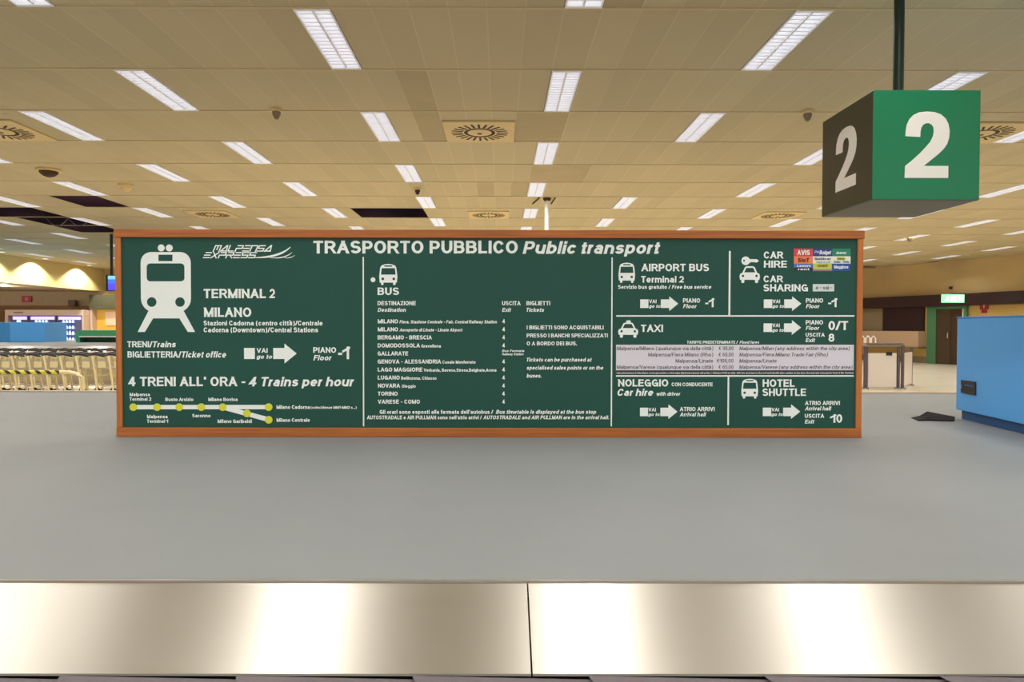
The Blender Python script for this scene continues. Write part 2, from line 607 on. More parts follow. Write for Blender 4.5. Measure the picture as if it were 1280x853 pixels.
# door
s0, _ = wr(1162, 400)
s1, _ = wr(1212, 400)
_, zt = wr(1190, 383)
t = struct(MB().box(s0, s0 + 0.36, -0.12, -0.036, 0, zt).box(s1 - 0.12, s1, -0.12, -0.036, 0, zt).box(s0 + 0.36, s1 - 0.12, -0.12, -0.036, zt - 0.1, zt).build('door_1', 'door_green', loc=RW, rz=RZ))
MB().box(s0 + 0.36, s0 + 0.9, -0.09, -0.04, 0.02, zt - 0.1).build('door_leaf', 'door_dark', t)
MB().box(s0 + 0.9, s1 - 0.17, -0.075, -0.04, 0.02, zt - 0.1).build('door_glass', 'vent_slot', t)
MB().box(s1 - 0.17, s1 - 0.12, -0.11, -0.04, 0.02, zt - 0.1).build('door_jamb', 'white_paint', t)
MB().tube([(s0 + 0.84, -0.1, 0.95), (s0 + 0.84, -0.15, 0.95), (s0 + 0.84, -0.15, 1.15), (s0 + 0.84, -0.1, 1.15)], 0.015, 6).build('door_handle', 'chrome', t)
# exit sign, facing into the hall
a = P(1178.5, 368, 22.9)
b = P(1206, 378.5, 22.9)
t = thing('exit_sign', 'lit green and white emergency exit sign above the doorway', 'sign', ((a.x + b.x) / 2, 22.9, b.z))
w2, hh = (b.x - a.x) / 2, a.z - b.z
box('sign_box', 'exit_green', t, -w2, w2, 0, 0.08, 0, hh, 0.008)
m = MB().box(-w2 * 0.28, w2 * 0.28, -0.006, 0.002, hh * 0.12, hh * 0.88)
for i in range(3):
    m.box(w2 * 0.4, w2 * 0.9, -0.006, 0.002, hh * (0.16 + 0.27 * i), hh * (0.33 + 0.27 * i))
m.build('exit_symbol', 'exit_white', t, label='white door and bars on green')
m = MB().tube([(-w2 * 0.75, -0.006, hh * 0.2), (-w2 * 0.62, -0.006, hh * 0.5), (-w2 * 0.5, -0.006, hh * 0.78)], 0.03, 6)
m.tube([(-w2 * 0.62, -0.006, hh * 0.5), (-w2 * 0.45, -0.006, hh * 0.25)], 0.025, 6)
m.build('running_figure', 'exit_white', t)
box('bracket', 'steel_dark', t, -0.05, w2 + 0.6, 0.03, 0.05, hh, hh + 0.04)
# fire sign
s0, z1 = wr(1226.5, 379)
s1, z0 = wr(1237, 387)
t = thing('fire_sign', 'small red and white fire point sign on the yellow wall', 'sign', RW, RZ)
MB().box(s0, s1, -0.05, -0.022, z0, z1).build('plate', 'sign_red', t)
MB().box(s0 + 0.16, s1 - 0.16, -0.055, -0.049, z0 + 0.05, z1 - 0.05).build('symbol', 'white_paint', t)
MB().prism([((s0 + s1) / 2 - 0.09, -0.05), ((s0 + s1) / 2 + 0.09, -0.05), ((s0 + s1) / 2 + 0.09, -0.022), ((s0 + s1) / 2 - 0.09, -0.022)], z0 - 0.12, z0 - 0.005).build('lower_tag', 'sign_red', t)
# small camera on upper wall
s0, z0 = wr(1190, 362)
t = tag(MB().lathe([(0.001, 0), (0.06, 0.01), (0.06, 0.1), (0.001, 0.11)], 12).build('wall_camera', 'black_plastic', loc=RW + Vector((ca * s0 + sa * 0.07, sa * s0 - ca * 0.07, z0))), 'tiny black camera on the wall above the exit sign', 'camera')

# left side: bulkhead downlights -----------------------------------
for i, (u, lab) in enumerate(((-14, 'first downlight washing the left bulkhead at the photo edge'), (42, 'second downlight washing the left bulkhead above the vending machines'),
                              (98, 'third downlight washing the left bulkhead nearest the hanging screen'))):
    d = F * XL / (u - U0)
    t = thing('downlight', lab, 'light', (XL + 0.48, d, ZC), 0, 'downlights along the left bulkhead')
    MB().lathe([(0.075, -0.002), (0.105, -0.012), (0.105, -0.002)], 20).build('rim', 'louvre_white', t, smooth=True)
    MB().lathe([(0.001, -0.004), (0.074, -0.004)], 20).build('lens', 'lamp_lens', t)
    sd = bpy.data.lights.new('downlight_bulb', 'SPOT')
    sd.energy = SPOT_W
    sd.spot_size = math.radians(128)
    sd.spot_blend = 0.35
    sd.shadow_soft_size = 0.05
    sd.color = (1, 0.93, 0.76)
    so = bpy.data.objects.new('downlight_bulb', sd)
    COL.objects.link(so)
    so.parent = t
    so.location = (0, 0, -0.03)
    so.rotation_euler = (0, math.radians(14), 0)
for i, (x, y, lab) in enumerate(((-18.3, 25.2, 'first round light under the left bulkhead, over the vending machines'), (-20.6, 25.2, 'second round light under the left bulkhead, unseen, added to brighten the recess'),
                                 (-22.9, 25.2, 'third round light under the left bulkhead, unseen, added to brighten the recess'))):
    t = thing('ceiling_downlight', lab, 'light', (x, y, SB), 0, 'lights under the left bulkhead')  # second and third are unseen, added to brighten the recess
    MB().lathe([(0.095, -0.001), (0.125, -0.012), (0.125, -0.001)], 20).build('rim', 'louvre_white', t, smooth=True)
    MB().lathe([(0.001, -0.004), (0.094, -0.004)], 20).build('lens', 'lamp_lens', t)
    pd = bpy.data.lights.new('downlight_bulb', 'POINT')
    pd.energy = 55
    pd.shadow_soft_size = 0.08
    pd.color = (1, 0.9, 0.74)
    po = bpy.data.objects.new('downlight_bulb', pd)
    COL.objects.link(po)
    po.parent = t
    po.location = (0, 0, -0.12)
# signs and boxes on the far left wall
a, b = P(28, 370, YB - 0.1), P(40, 378, YB - 0.1)
t = thing('wall_sign', 'small dark red sign on the wall above the vending machines', 'sign', ((a.x + b.x) / 2, YB - 0.04, b.z))
box('plate', 'sign_red', t, a.x / 2 - b.x / 2, b.x / 2 - a.x / 2, -0.03, 0.038, 0, a.z - b.z, 0.004)
box('symbol', 'tile_mauve', t, -0.07, 0.07, -0.036, -0.028, 0.06, a.z - b.z - 0.06)
a, b = P(89, 375.5, YB - 0.1), P(98, 383, YB - 0.1)
t = thing('loudspeaker', 'small dark loudspeaker box on the wall above the vending machines', 'loudspeaker', ((a.x + b.x) / 2, YB - 0.16, b.z))
box('case', 'wall_brown', t, -0.15, 0.15, -0.1, 0.1, 0, a.z - b.z, 0.01)
box('grille', 'black_plastic', t, -0.12, 0.12, -0.11, -0.101, 0.03, a.z - b.z - 0.03)
box('bracket', 'steel_dark', t, -0.04, 0.04, 0.1, 0.16, 0.05, 0.12)

# vending machines --------------------------------------------------
dv = YB - 0.9
t = thing('vending_surround', 'cream panelled surround framing the vending machines', 'cabinet', (P(56, 400, dv).x, YB - 0.45, 0))
x0, x1 = P(7.5, 400, dv).x - t.location.x, P(105.5, 400, dv).x - t.location.x
zt, zh = P(56, 387.5, dv).z, P(56, 395, dv).z
box('header', 'cabinet_cream', t, x0, x1, -0.45, 0.44, zh + 0.01, zt, 0.01)
box('side_panel', 'cabinet_cream', t, x0, x0 + 0.12, -0.45, 0.44, 0, zh + 0.008)
box('side_panel', 'cabinet_cream', t, x1 - 0.07, x1, -0.45, 0.44, 0, zh + 0.008)
box('lettering', 'base_grey', t, x0 + 0.35, x0 + 0.75, -0.456, -0.449, zh + 0.1, zh + 0.16)
vend_lab = ['vending machine with purple lit top half behind the left blue box', 'middle vending machine with a dark hood and control panel', 'vending machine with full rows of bright bottles beside the green counter']
for i, (ua, ub) in enumerate(((13.5, 35), (36, 69.5), (70.5, 102.5))):
    xa, xb = P(ua, 400, dv).x, P(ub, 400, dv).x
    t = thing('vending_machine', vend_lab[i], 'vending machine', ((xa + xb) / 2, dv + 0.42, 0), 0, 'vending machines along the left wall')
    h2 = (xb - xa) / 2
    m = MB()
    m.box(-h2, h2, 0.05, 0.4, 0.03, zh)
    m.box(-h2, -h2 + 0.08, -0.35, 0.05, 0.03, zh).box(h2 - 0.3, h2, -0.35, 0.05, 0.03, zh).box(-h2 + 0.08, h2 - 0.3, -0.35, 0.05, 0.03, 0.6).box(-h2 + 0.08, h2 - 0.3, -0.35, 0.05, zh - 0.05, zh)
    m.build('body', 'vend_body', t)
    box('back_panel', 'vend_dark', t, -h2 + 0.08, h2 - 0.3, 0.03, 0.049, 0.6, zh - 0.05)
    box('light_strip', 'vend_light', t, -h2 + 0.09, h2 - 0.05, -0.375, -0.351, zh - 0.16, zh - 0.03)
    box('control_panel', 'cabinet_cream' if i == 1 else 'vend_light', t, h2 - 0.22, h2 - 0.1, -0.37, -0.351, 0.85, 1.1)
    box('keypad', 'black_plastic', t, h2 - 0.2, h2 - 0.12, -0.376, -0.37, 0.9, 1.0)
    for r in range(4):
        z = 0.72 + 0.25 * r
        box('shelf', 'vend_body', t, -h2 + 0.081, h2 - 0.301, -0.28, 0.03, z - 0.02, z)
        wdt = 2 * h2 - 0.4
        nb2 = 5 if i else 3
        for j in range(nb2):
            bx = t.location.x - h2 + 0.1 + wdt * (j + 0.5) / nb2
            hb = random.uniform(0.13, 0.19)
            o = MB().lathe([(0.001, 0.001), (0.042, 0.001), (0.045, 0.02), (0.045, hb * 0.62), (0.02, hb * 0.82), (0.02, hb), (0.001, hb)], 10).build('bottle', 'bottle_white', loc=(bx, t.location.y - 0.17, z), smooth=True)
            tag(o, 'pale drinks bottle standing on a lit vending machine shelf', 'bottle', 'bottles in the vending machines')

# amber lit shop beside the vending machines
dk = YB - 0.4
t = thing('shop_front', 'amber lit shop front with dark fascia just left of the board', 'shop', (P(135, 400, dk).x, dk, 0))
xo = t.location.x
xa, xb, xc = P(115.2, 400, dk).x - xo, P(118, 400, dk).x - xo, P(190, 400, dk).x - xo
zf, zg = P(130, 387, dk).z, P(130, 369, dk).z
box('post', 'cabinet_cream', t, xa, xb, -0.1, 0.38, 0, zf)
box('fascia', 'fascia_olive', t, P(115.2, 400, dk).x - xo, xc, -0.15, 0.38, zf + 0.005, zg)
box('lit_panel', 'kiosk_amber', t, xb + 0.01, xc, 0.2, 0.38, 0, zf)
box('poster', 'poster_pink', t, P(130, 400, dk).x - xo, P(147, 400, dk).x - xo, 0.15, 0.195, P(130, 407, dk).z, P(130, 390, dk).z)
# hanging screen
a, b = P(133.5, 344, 18), P(168, 364, 18)
t = thing('hanging_screen', 'blue lit information screen hanging left behind the board', 'screen', ((a.x + b.x) / 2, 18, b.z))
w2, hh = (b.x - a.x) / 2, a.z - b.z
box('case', 'black_plastic', t, -w2, w2, 0, 0.1, 0, hh, 0.01)
for (za, zb2, mm) in ((0.05, 0.45, 'screen_violet'), (0.45, 0.72, 'screen_blue'), (0.72, 0.95, 'screen_cyan')):
    box('display', mm, t, -w2 + 0.06, w2 - 0.04, -0.006, -0.0005, hh * za, hh * zb2 - 0.002)
box('hanger', 'black_plastic', t, -w2 + 0.1, -w2 + 0.16, 0.03, 0.07, hh, ZC - b.z)


# ---------------------------------------------------------------- baggage carousels
def stadium(x0, x1, yc, r, seg=24):
    pts = [(x0, yc - r), (x1, yc - r)]
    pts += [(x1 + r * math.sin(math.pi * j / seg), yc - r * math.cos(math.pi * j / seg)) for j in range(1, seg)]
    pts += [(x1, yc + r), (x0, yc + r)]
    pts += [(x0 - r * math.sin(math.pi * j / seg), yc + r * math.cos(math.pi * j / seg)) for j in range(1, seg)]
    return pts


def ring(m, prof, x0, x1, yc, seg=24):
    """prof: list of (radius, z)"""
    loops = [[(x, y, z) for x, y in stadium(x0, x1, yc, r, seg)] for r, z in prof]
    n = len(loops[0])
    vs = [p for l in loops for p in l]
    fs = []
    for i in range(len(prof) - 1):
        for k in range(n):
            k2 = (k + 1) % n
            fs.append((i * n + k, (i + 1) * n + k, (i + 1) * n + k2, i * n + k2))
    m.add(vs, fs)
    return m


def carousel(label, yfront, yback, x0, x1, zd, zf, run, belt_w, seam):
    yc, r = (yfront + yback) / 2, (yback - yfront) / 2
    t = thing('baggage_carousel', label, 'baggage carousel', (0, 0, 0), 0)
    MB().prism(stadium(x0, x1, yc, r - 0.004), zd - 0.03, zd).build('deck', 'deck_rubber', t)
    ring(MB(), [(r - 0.006, zd - 0.03), (r - 0.006, zd + 0.0025), (r + 0.004, zd + 0.0025), (r + 0.004, zd - 0.03)], x0, x1, yc).build('edge_trim', 'trim_metal', t)
    # sheet steel fender, in panels
    e = [x0]
    s = seam
    while s > x0 + 0.4:
        s -= 2.0
    s += 2.0 if s < x0 + 0.4 else 0
    while s < x1 - 0.4:
        e.append(s)
        s += 2.0
    e.append(x1)
    for sgn in (-1, 1):
        for a, b in zip(e[:-1], e[1:]):
            ya, yb2 = yc + sgn * (r + 0.006), yc + sgn * (r + run)
            g = 0.0022
            vs = [(a + g, ya, zd - 0.004), (b - g, ya, zd - 0.004), (b - g, yb2, zf), (a + g, yb2, zf)]
            vs += [(x, y, z - 0.006) for x, y, z in vs]
            fs = [(3, 2, 1, 0), (4, 5, 6, 7), (0, 1, 5, 4), (1, 2, 6, 5), (2, 3, 7, 6), (3, 0, 4, 7)]
            if sgn < 0:
                fs = [f[::-1] for f in fs]
            MB().add(vs, fs).build('fender_panel', 'brushed_steel', t)
    for xx, s2 in ((x0, -1), (x1, 1)):
        vs, fs = [], []
        for j in range(25):
            th = math.pi * j / 24
            for rr, z in ((r + 0.006, zd - 0.004), (r + run, zf)):
                vs.append((xx + s2 * rr * math.sin(th), yc - rr * math.cos(th), z))
        for j in range(24):
            f = (2 * j, 2 * j + 1, 2 * j + 3, 2 * j + 2)
            fs.append(f if s2 > 0 else f[::-1])
        MB().add(vs, fs).build('fender_panel', 'brushed_steel', t)
    ring(MB(), [(r - 0.01, zd - 0.05), (r + run - 0.01, zf - 0.02)], x0, x1, yc).build('fender_backing', 'black_plastic', t)
    # overlapping rubber plates of the belt
    m = MB()
    ri, ro = r + run + 0.004, r + run + belt_w
    zb = zf - 0.012
    nn = int((x1 - x0) / 0.42)
    st = (x1 - x0) / nn
    for sgn in (-1, 1):
        for j in range(nn):
            a = x0 + j * st
            vs = []
            for q in range(7):
                bulge = 0.1 * math.sin(math.pi * q / 6)
                y = yc + sgn * (ri + (ro - ri) * q / 6)
                vs += [(a + bulge, y, zb + 0.009), (a + st + bulge + 0.02, y, zb)]
            fs = [(2 * q, 2 * q + 1, 2 * q + 3, 2 * q + 2) for q in range(6)]
            if sgn < 0:
                fs = [f[::-1] for f in fs]
            m.add(vs, fs)
    for xx, s2 in ((x0, -1), (x1, 1)):
        for j in range(22):
            th0, th1 = math.pi * j / 22, math.pi * (j + 1) / 22
            vs = [(xx + s2 * rr * math.sin(th), yc - rr * math.cos(th), zb + dz) for th, dz in ((th0, 0.009), (th1, 0.0)) for rr in (ri, ro)]
            m.add(vs, [(0, 1, 3, 2)])
    m.build('belt', 'belt_rubber', t, label='grey overlapping rubber belt plates')
    ring(MB(), [(ri - 0.02, zb - 0.012), (ro + 0.02, zb - 0.012)], x0, x1, yc).build('belt_bed', 'black_plastic', t)
    ring(MB(), [(ro + 0.002, zb - 0.01), (ro + 0.002, zb + 0.03), (ro + 0.06, zb + 0.04), (ro + 0.07, zb + 0.01), (ro + 0.07, 0.1), (ro + 0.03, 0.1), (ro + 0.03, 0.0)], x0, x1, yc).build('outer_skirt', 'skirt_metal', t)
    return t


DZ = 0.58                              # deck height of the near carousel
hd = CH - DZ
DB = F * hd / 137.0                    # board distance
YF = F * hd / 319.0                    # near edge of the deck
YK = F * hd / 81.5
carousel('near baggage carousel with grey rubber deck and brushed steel fender', YF, YK, -6.6, 6.6, DZ, DZ - 0.12, 0.285, 0.9, P(660, 729, YF).x)
ZD2 = CH - 19.0 / F * 20.5
carousel('far baggage carousel behind the luggage trolleys at left', F * (CH - ZD2) / 23.5, 24.2, -17.5, -9.5, ZD2, ZD2 - 0.22, 0.5, 0.9, -13.0)

# blue machine housing on the near deck, right
p0 = P(1197, 524, F * hd / 112.5)
p1 = P(1280, 544.5, F * hd / 133.0)
dirv = (p1 - p0)
dirv.z = 0
dirv.normalize()
rz = math.atan2(dirv.y, dirv.x)
t = thing('machine_housing', 'large blue sheet metal housing standing on the carousel deck at right', 'housing', (p0.x, p0.y, DZ + 0.002), rz)
hz = P(1197, 398, p0.y).z - DZ
Lh = (p1 - p0).length + 0.5
MB().box(0, Lh, 0, 2.4, 0.07, hz).build('casing', 'blue_panel', t, bevel=0.006)
MB().box(0.03, Lh - 0.03, 0.03, 2.37, 0.0, 0.069).build('plinth', 'blue_dark', t)
MB().box(0, Lh, -0.004, 0.012, hz + 0.0005, hz + 0.008).build('top_lip', 'blue_panel', t)


def on_face(u, v):
    # local (s, z) on the housing's front face
    k = (u - U0) / F
    s = (p0.x - k * p0.y) / (k * dirv.y - dirv.x)
    y = p0.y + s * dirv.y
    return s, P(u, v, y).z - DZ


sa_, z1_ = on_face(1204, 475.5)
sb_, z0_ = on_face(1222.5, 495)
lt = MB().box(sa_, sb_, -0.008, -0.0005, z0_, z1_).build('latch', 'black_plastic', t, bevel=0.003)
MB().box(sa_ + (sb_ - sa_) * 0.3, sb_ - 0.02, -0.012, -0.008, z0_ + 0.06, z1_ - 0.03).build('grip', 'blue_dark', lt)
MB().lathe([(0.001, 0), (0.012, 0.002), (0.013, 0.008), (0.001, 0.011)], 14).build('lock', 'chrome', lt, loc=(sa_ + 0.03, -0.012, (z0_ + z1_) / 2)).rotation_euler = (math.pi / 2, 0, 0)

# crumpled dark rubber flap lying on the deck
pts = [(1141, 523.2, 0), (1150, 527, 0.004), (1163, 526.6, 0.006), (1180, 527.2, 0.006), (1195, 527.5, 0.004), (1196, 524, 0.02), (1180, 522, 0.03), (1161, 520, 0.045), (1152, 522.3, 0.015)]
vs = []
for u, v, dz in pts:
    p = P(u, v + dz * 50, F * hd / (v + dz * 50 - V0 - 0.9))
    vs.append((p.x, p.y, DZ + 0.003 + dz))
c = Vector((0, 0, 0))
for p in vs:
    c += Vector(p)
c /= len(vs)
n = len(vs)
vs2 = vs + [(c.x, c.y, DZ + 0.03)] + [(x, y, DZ + 0.001) for x, y, z in vs]
fs = [(i, (i + 1) % n, n) for i in range(n)] + [(i, n + 1 + i, n + 1 + (i + 1) % n, (i + 1) % n) for i in range(n)]
tag(MB().add(vs2, fs).build('rubber_flap', 'black_rubber'), 'crumpled black rubber flap lying on the deck beside the right blue housing', 'flap')

# far carousel: blue box and green cover
d2 = 20.5
a, b, c2 = P(-30, 429, 21.6), P(13.5, 429, d2), P(57.5, 429, d2 + 0.2)
zt = P(30, 403, d2).z
t = tag(MB().prism([(a.x, a.y), (b.x, b.y), (c2.x, c2.y), (c2.x - 0.3, c2.y + 1.5), (a.x, a.y + 1.2)], ZD2 + 0.002, zt).build('machine_housing', 'blue_panel', bevel=0.01), 'small blue housing on the far carousel at the left edge', 'housing')
a, b = P(98, 429, d2), P(215, 429, d2)
t = thing('conveyor_cover', 'green conveyor cover on the far carousel beside the board', 'cover', (a.x, d2, ZD2 + 0.002))
wd = b.x - a.x
z1, z2 = P(120, 413, d2).z - ZD2, P(120, 420.5, d2).z - ZD2
box('top_cover', 'cover_green', t, 0.12, wd, -0.1, 0.9, z2, z1, 0.01)
box('lip', 'white_paint', t, 0.12, wd, -0.13, -0.1, z2 - 0.03, z2 + 0.005)
box('lower_panel', 'cover_green_dark', t, 0.16, wd - 0.1, 0.15, 0.85, 0, z2 - 0.002)
MB().prism([(0, -0.1), (0.12, -0.1), (0.12, 0.9), (0, 0.9)], 0, z1 - 0.03).build('end_panel', 'cover_green', t)

# ---------------------------------------------------------------- luggage trolleys
tr = thing('luggage_trolley', '', 'trolley')
m = MB()
for s in (-1, 1):
    m.tube([(0.02, s * 0.30, 0.10), (0.92, s * 0.13, 0.14)], 0.012, 6)
m.tube([(0.45, -0.221, 0.12), (0.45, -0.212, 0.168), (0.45, 0.212, 0.168), (0.45, 0.221, 0.12)], 0.01, 6).tube([(0.92, -0.14, 0.14), (0.92, 0.14, 0.14)], 0.012, 6)
m.build('chassis', 'trolley_metal', tr, smooth=True)
m = MB()
for s in (-1, 1):
    m.tube([(0.03, s * 0.30, 0.09), (-0.02, s * 0.30, 0.5), (-0.05, s * 0.30, 0.72), (-0.08, s * 0.295, 0.83)], 0.0165, 8)
m.tube([(-0.02, -0.30, 0.5), (-0.02, 0.30, 0.5)], 0.01, 6)
m.build('push_frame', 'trolley_cream', tr, smooth=True)
hm = MB().tube([(-0.085, -0.30, 0.835), (-0.10, -0.28, 0.85), (-0.10, 0.28, 0.85), (-0.085, 0.30, 0.835)], 0.02, 8)
hm.tube([(-0.10, -0.27, 0.862), (-0.03, -0.27, 0.858), (0.06, -0.25, 0.835), (0.10, -0.24, 0.81)], [0.014, 0.02, 0.024, 0.008], 8)
hm.tube([(-0.10, 0.27, 0.862), (-0.03, 0.27, 0.858), (0.06, 0.25, 0.835), (0.10, 0.24, 0.81)], [0.014, 0.02, 0.024, 0.008], 8)
hm.build('handle', 'black_plastic', tr, smooth=True, label='black handle with brake lever')
m = MB()
for z in (0.62, 0.665, 0.71, 0.755):
    for y in (-0.25, 0.25):
        m.box(-0.03, 0.17, y - 0.003, y + 0.003, z, z + 0.006)
    m.box(0.164, 0.17, -0.247, 0.247, z, z + 0.006)
for j in range(7):
    x = -0.025 + 0.03 * j
    for y in (-0.25, 0.25):
        m.box(x, x + 0.006, y - 0.0045, y + 0.0045, 0.615, 0.765)
for j in range(9):
    y = -0.24 + 0.06 * j
    m.box(0.163, 0.171, y - 0.003, y + 0.003, 0.615, 0.765)
m.box(-0.03, 0.17, -0.25, 0.25, 0.612, 0.618)
m.box(-0.035, -0.01, -0.285, 0.285, 0.61, 0.625)
m.build('basket', 'trolley_wire', tr)
box('advert_panel', 'trolley_cream', tr, 0.0, 0.13, -0.262, -0.256, 0.635, 0.735)
wh = [(0.001, -0.015), (0.05, -0.015), (0.06, -0.008), (0.06, 0.008), (0.05, 0.015), (0.001, 0.015)]
for (x, y) in ((0.03, -0.322), (0.03, 0.322), (0.82, 0.0)):
    o = MB().lathe(wh, 14).build('wheel', 'black_rubber', tr, loc=(x, y, 0.06), smooth=True)
    o.rotation_euler = (math.pi / 2, 0, 0)
m = MB().tube([(0.82, 0.03, 0.06), (0.82, 0.03, 0.13), (0.82, -0.03, 0.13), (0.82, -0.03, 0.06)], 0.008, 6)
m.build('caster_fork', 'trolley_metal', tr)
first = True
for row, (dd, u0, sp, nn) in enumerate(((11.15, 141, 0.262, 12), (13.3, 160, 0.305, 12))):
    for i in range(nn):
        x = P(u0, 440, dd).x - i * sp
        lab = 'cream luggage trolley with black handle, %s left of the board in the %s row' % (NTH[i], 'front' if row == 0 else 'rear')
        loc = (x, dd + 0.3, 0)
        if first:
            tr.location = loc
            tr['label'] = lab
            tr['group'] = 'nested luggage trolleys'
            first = False
        else:
            dup(tr, loc, lab)
# striped barrier rail in front of the trolleys
d = 10.55
a = P(-120, 465.5, d)
b = P(104, 465.5, d)
t = thing('barrier_rail', 'low barrier rail with yellow and black stripes before the trolleys', 'barrier', (a.x, d, 0))
w = b.x - a.x
zr = b.z
MB().tube([(0, 0, zr), (w - 0.35, 0, zr)], 0.032, 10).build('striped_rail', 'hazard_stripe', t, smooth=True)
MB().tube([(w - 0.3499, 0, zr), (w - 0.2, 0, zr), (w - 0.08, 0, zr - 0.03), (w - 0.01, 0, zr - 0.09), (w, 0, zr - 0.2), (w, 0, 0)], 0.03, 10).build('end_bend', 'trolley_cream', t, smooth=True)
MB().tube([(0.1, 0, 0), (0.1, 0, zr - 0.03)], 0.03, 10).build('post', 'trolley_cream', t, smooth=True)

# glazed queue barrier at right ------------------------------------
d = F * CH / 76.0
t = thing('queue_barrier', 'white panelled barrier with dark steel posts right of the board', 'barrier', (P(1083, 486, d).x, d, 0))
xo = t.location.x
zt = P(1100, 430, d).z
for (u, dy, zz) in ((1083, 0, 1), (1124, 0, 1), (1129.5, 0.0, 1), (1140, 0.9, 1)):
    x = P(u, 486, d + dy).x - xo
    o = MB().tube([(x, dy, 0.03), (x, dy, zt - 0.02 if dy == 0 else zt - 0.1)], 0.042 if u == 1083 else 0.032, 10).build('post', 'steel_dark', t, smooth=True)
    MB().lathe([(0.001, 0.0), (0.075, 0.0), (0.07, 0.03), (0.001, 0.035)], 16).build('foot', 'chrome', o, loc=(x, dy, 0.0))
xa, xb = P(1086, 486, d).x - xo, P(1121.5, 486, d).x - xo
MB().box(xa, xb, -0.01, 0.01, 0.05, zt - 0.2).build('panel', 'glass_white', t)
x2, x3 = P(1130, 486, d).x - xo, P(1139.5, 486, d + 0.9).x - xo
MB().add([(x2, 0.04, 0.05), (x3, 0.86, 0.05), (x3, 0.86, zt - 0.2), (x2, 0.04, zt - 0.2), (x2 + 0.01, 0.04, 0.05), (x3 + 0.01, 0.86, 0.05), (x3 + 0.01, 0.86, zt - 0.2), (x2 + 0.01, 0.04, zt - 0.2)],
         [(0, 1, 2, 3), (7, 6, 5, 4), (0, 4, 5, 1), (3, 2, 6, 7), (0, 3, 7, 4), (1, 5, 6, 2)]).build('panel', 'glass_white', t)
MB().box(-0.1, P(1128, 486, d).x - xo, -0.05, 0.4, zt - 0.06, zt - 0.02).build('top_shelf', 'base_grey', t, bevel=0.01)
MB().box(xa + 0.38, xa + 0.5, -0.03, -0.011, zt - 0.25, zt - 0.17).build('clip', 'black_plastic', t)
MB().tube([(0, -0.04, zt), (P(1128, 486, d).x - xo, -0.04, zt)], 0.018, 8).build('top_rail', 'steel_dark', t, smooth=True)
# white looped bracket on its left post
t2 = MB()
for xx in (-0.12, 0.0, 0.12):
    t2.tube([(xx - 0.045, -0.02, 0.0), (xx - 0.045, -0.02, 0.1), (xx, -0.02, 0.15), (xx + 0.045, -0.02, 0.1), (xx + 0.045, -0.02, 0.0)], 0.014, 6)
tag(t2.build('loop_rack', 'white_paint', loc=(xo + 0.02, d - 0.02, zt + 0.02)), 'small white looped rack on the top of the barrier post', 'rack')

# white pole behind the board ---------------------------------------
d = 12.9
p = P(683.3, 300, d)
t = thing('white_pole', 'slender white pole rising behind the board to the ceiling', 'pole', (p.x, d, 0))
MB().tube([(0, 0, 0.01), (0, 0, ZC - 0.06)], 0.045, 14).build('shaft', 'white_paint', t, smooth=True)
MB().lathe([(0.001, -0.06), (0.05, -0.06), (0.075, -0.03), (0.075, -0.004), (0.001, -0.004)], 16).build('collar', 'vent_slot', t, loc=(0, 0, ZC))
for s in (-1, 1):
    MB().tube([(s * 0.15, -0.05, ZC - 0.012), (s * 0.1 + (-0.14 if s < 0 else 0.02), 0.55, ZC - 0.012)], 0.014, 6).build('brace', 'vent_slot', t)
MB().lathe([(0.001, 0), (0.12, 0), (0.12, 0.02), (0.001, 0.02)], 20).build('base_plate', 'steel_dark', t)

# ---------------------------------------------------------------- the information board
PX = DB / F                            # metres per photo pixel on the board
board = thing('information_board', 'long green public transport information board in a wooden frame', 'sign', (P(612, 547, DB).x, DB, DZ))
bo = board.location


def bp(u, v):
    q = P(u, v, DB)
    return q.x - bo.x, q.z - bo.z


bx0, bz1 = bp(146, 287.2)
bx1, _ = bp(1078, 289)
bz0 = 0.0
fx, fz = 7.2 * PX, 10.2 * PX
DEP = 0.10
box('frame_rail', 'wood', board, bx0 - 0.006, bx1 + 0.006, -0.012, DEP, bz1 - fz, bz1, 0.003)
box('frame_rail', 'wood', board, bx0, bx1, -0.012, DEP, 0.001, 11.5 * PX, 0.003)
box('frame_stile', 'wood_upright', board, bx0, bx0 + fx, -0.008, DEP, 11.6 * PX, bz1 - fz - 0.0005, 0.003)
box('frame_stile', 'wood_upright', board, bx1 - fx, bx1, -0.008, DEP, 11.6 * PX, bz1 - fz - 0.0005, 0.003)
panel = box('panel', 'board_green', board, bx0 + fx + 0.0005, bx1 - fx - 0.0005, 0.004, 0.03, 11.7 * PX, bz1 - fz - 0.001)
box('back_panel', 'wood', board, bx0 + fx + 0.0005, bx1 - fx - 0.0005, 0.07, 0.09, 11.7 * PX, bz1 - fz - 0.001)

BLOCKS = {}      # (name, label, material, layer) -> list of (curve object, transform)
PENDING = []


# sans serif lettering drawn from strokes. x and y run 0..1 over the letter's stroke centre lines.
# ('l', x0, y0, x1, y1) square ended, ('b', ...) butt ended, ('a', cx, cy, rx, ry, from, to) arc in degrees
XH = 0.66
LET = {}


def letter(ch, width, *strokes):
    LET[ch] = (width, strokes)


def l(*q):
    return ('l',) + q


def bt(*q):
    return ('b',) + q


def ar(*q):
    return ('a',) + q


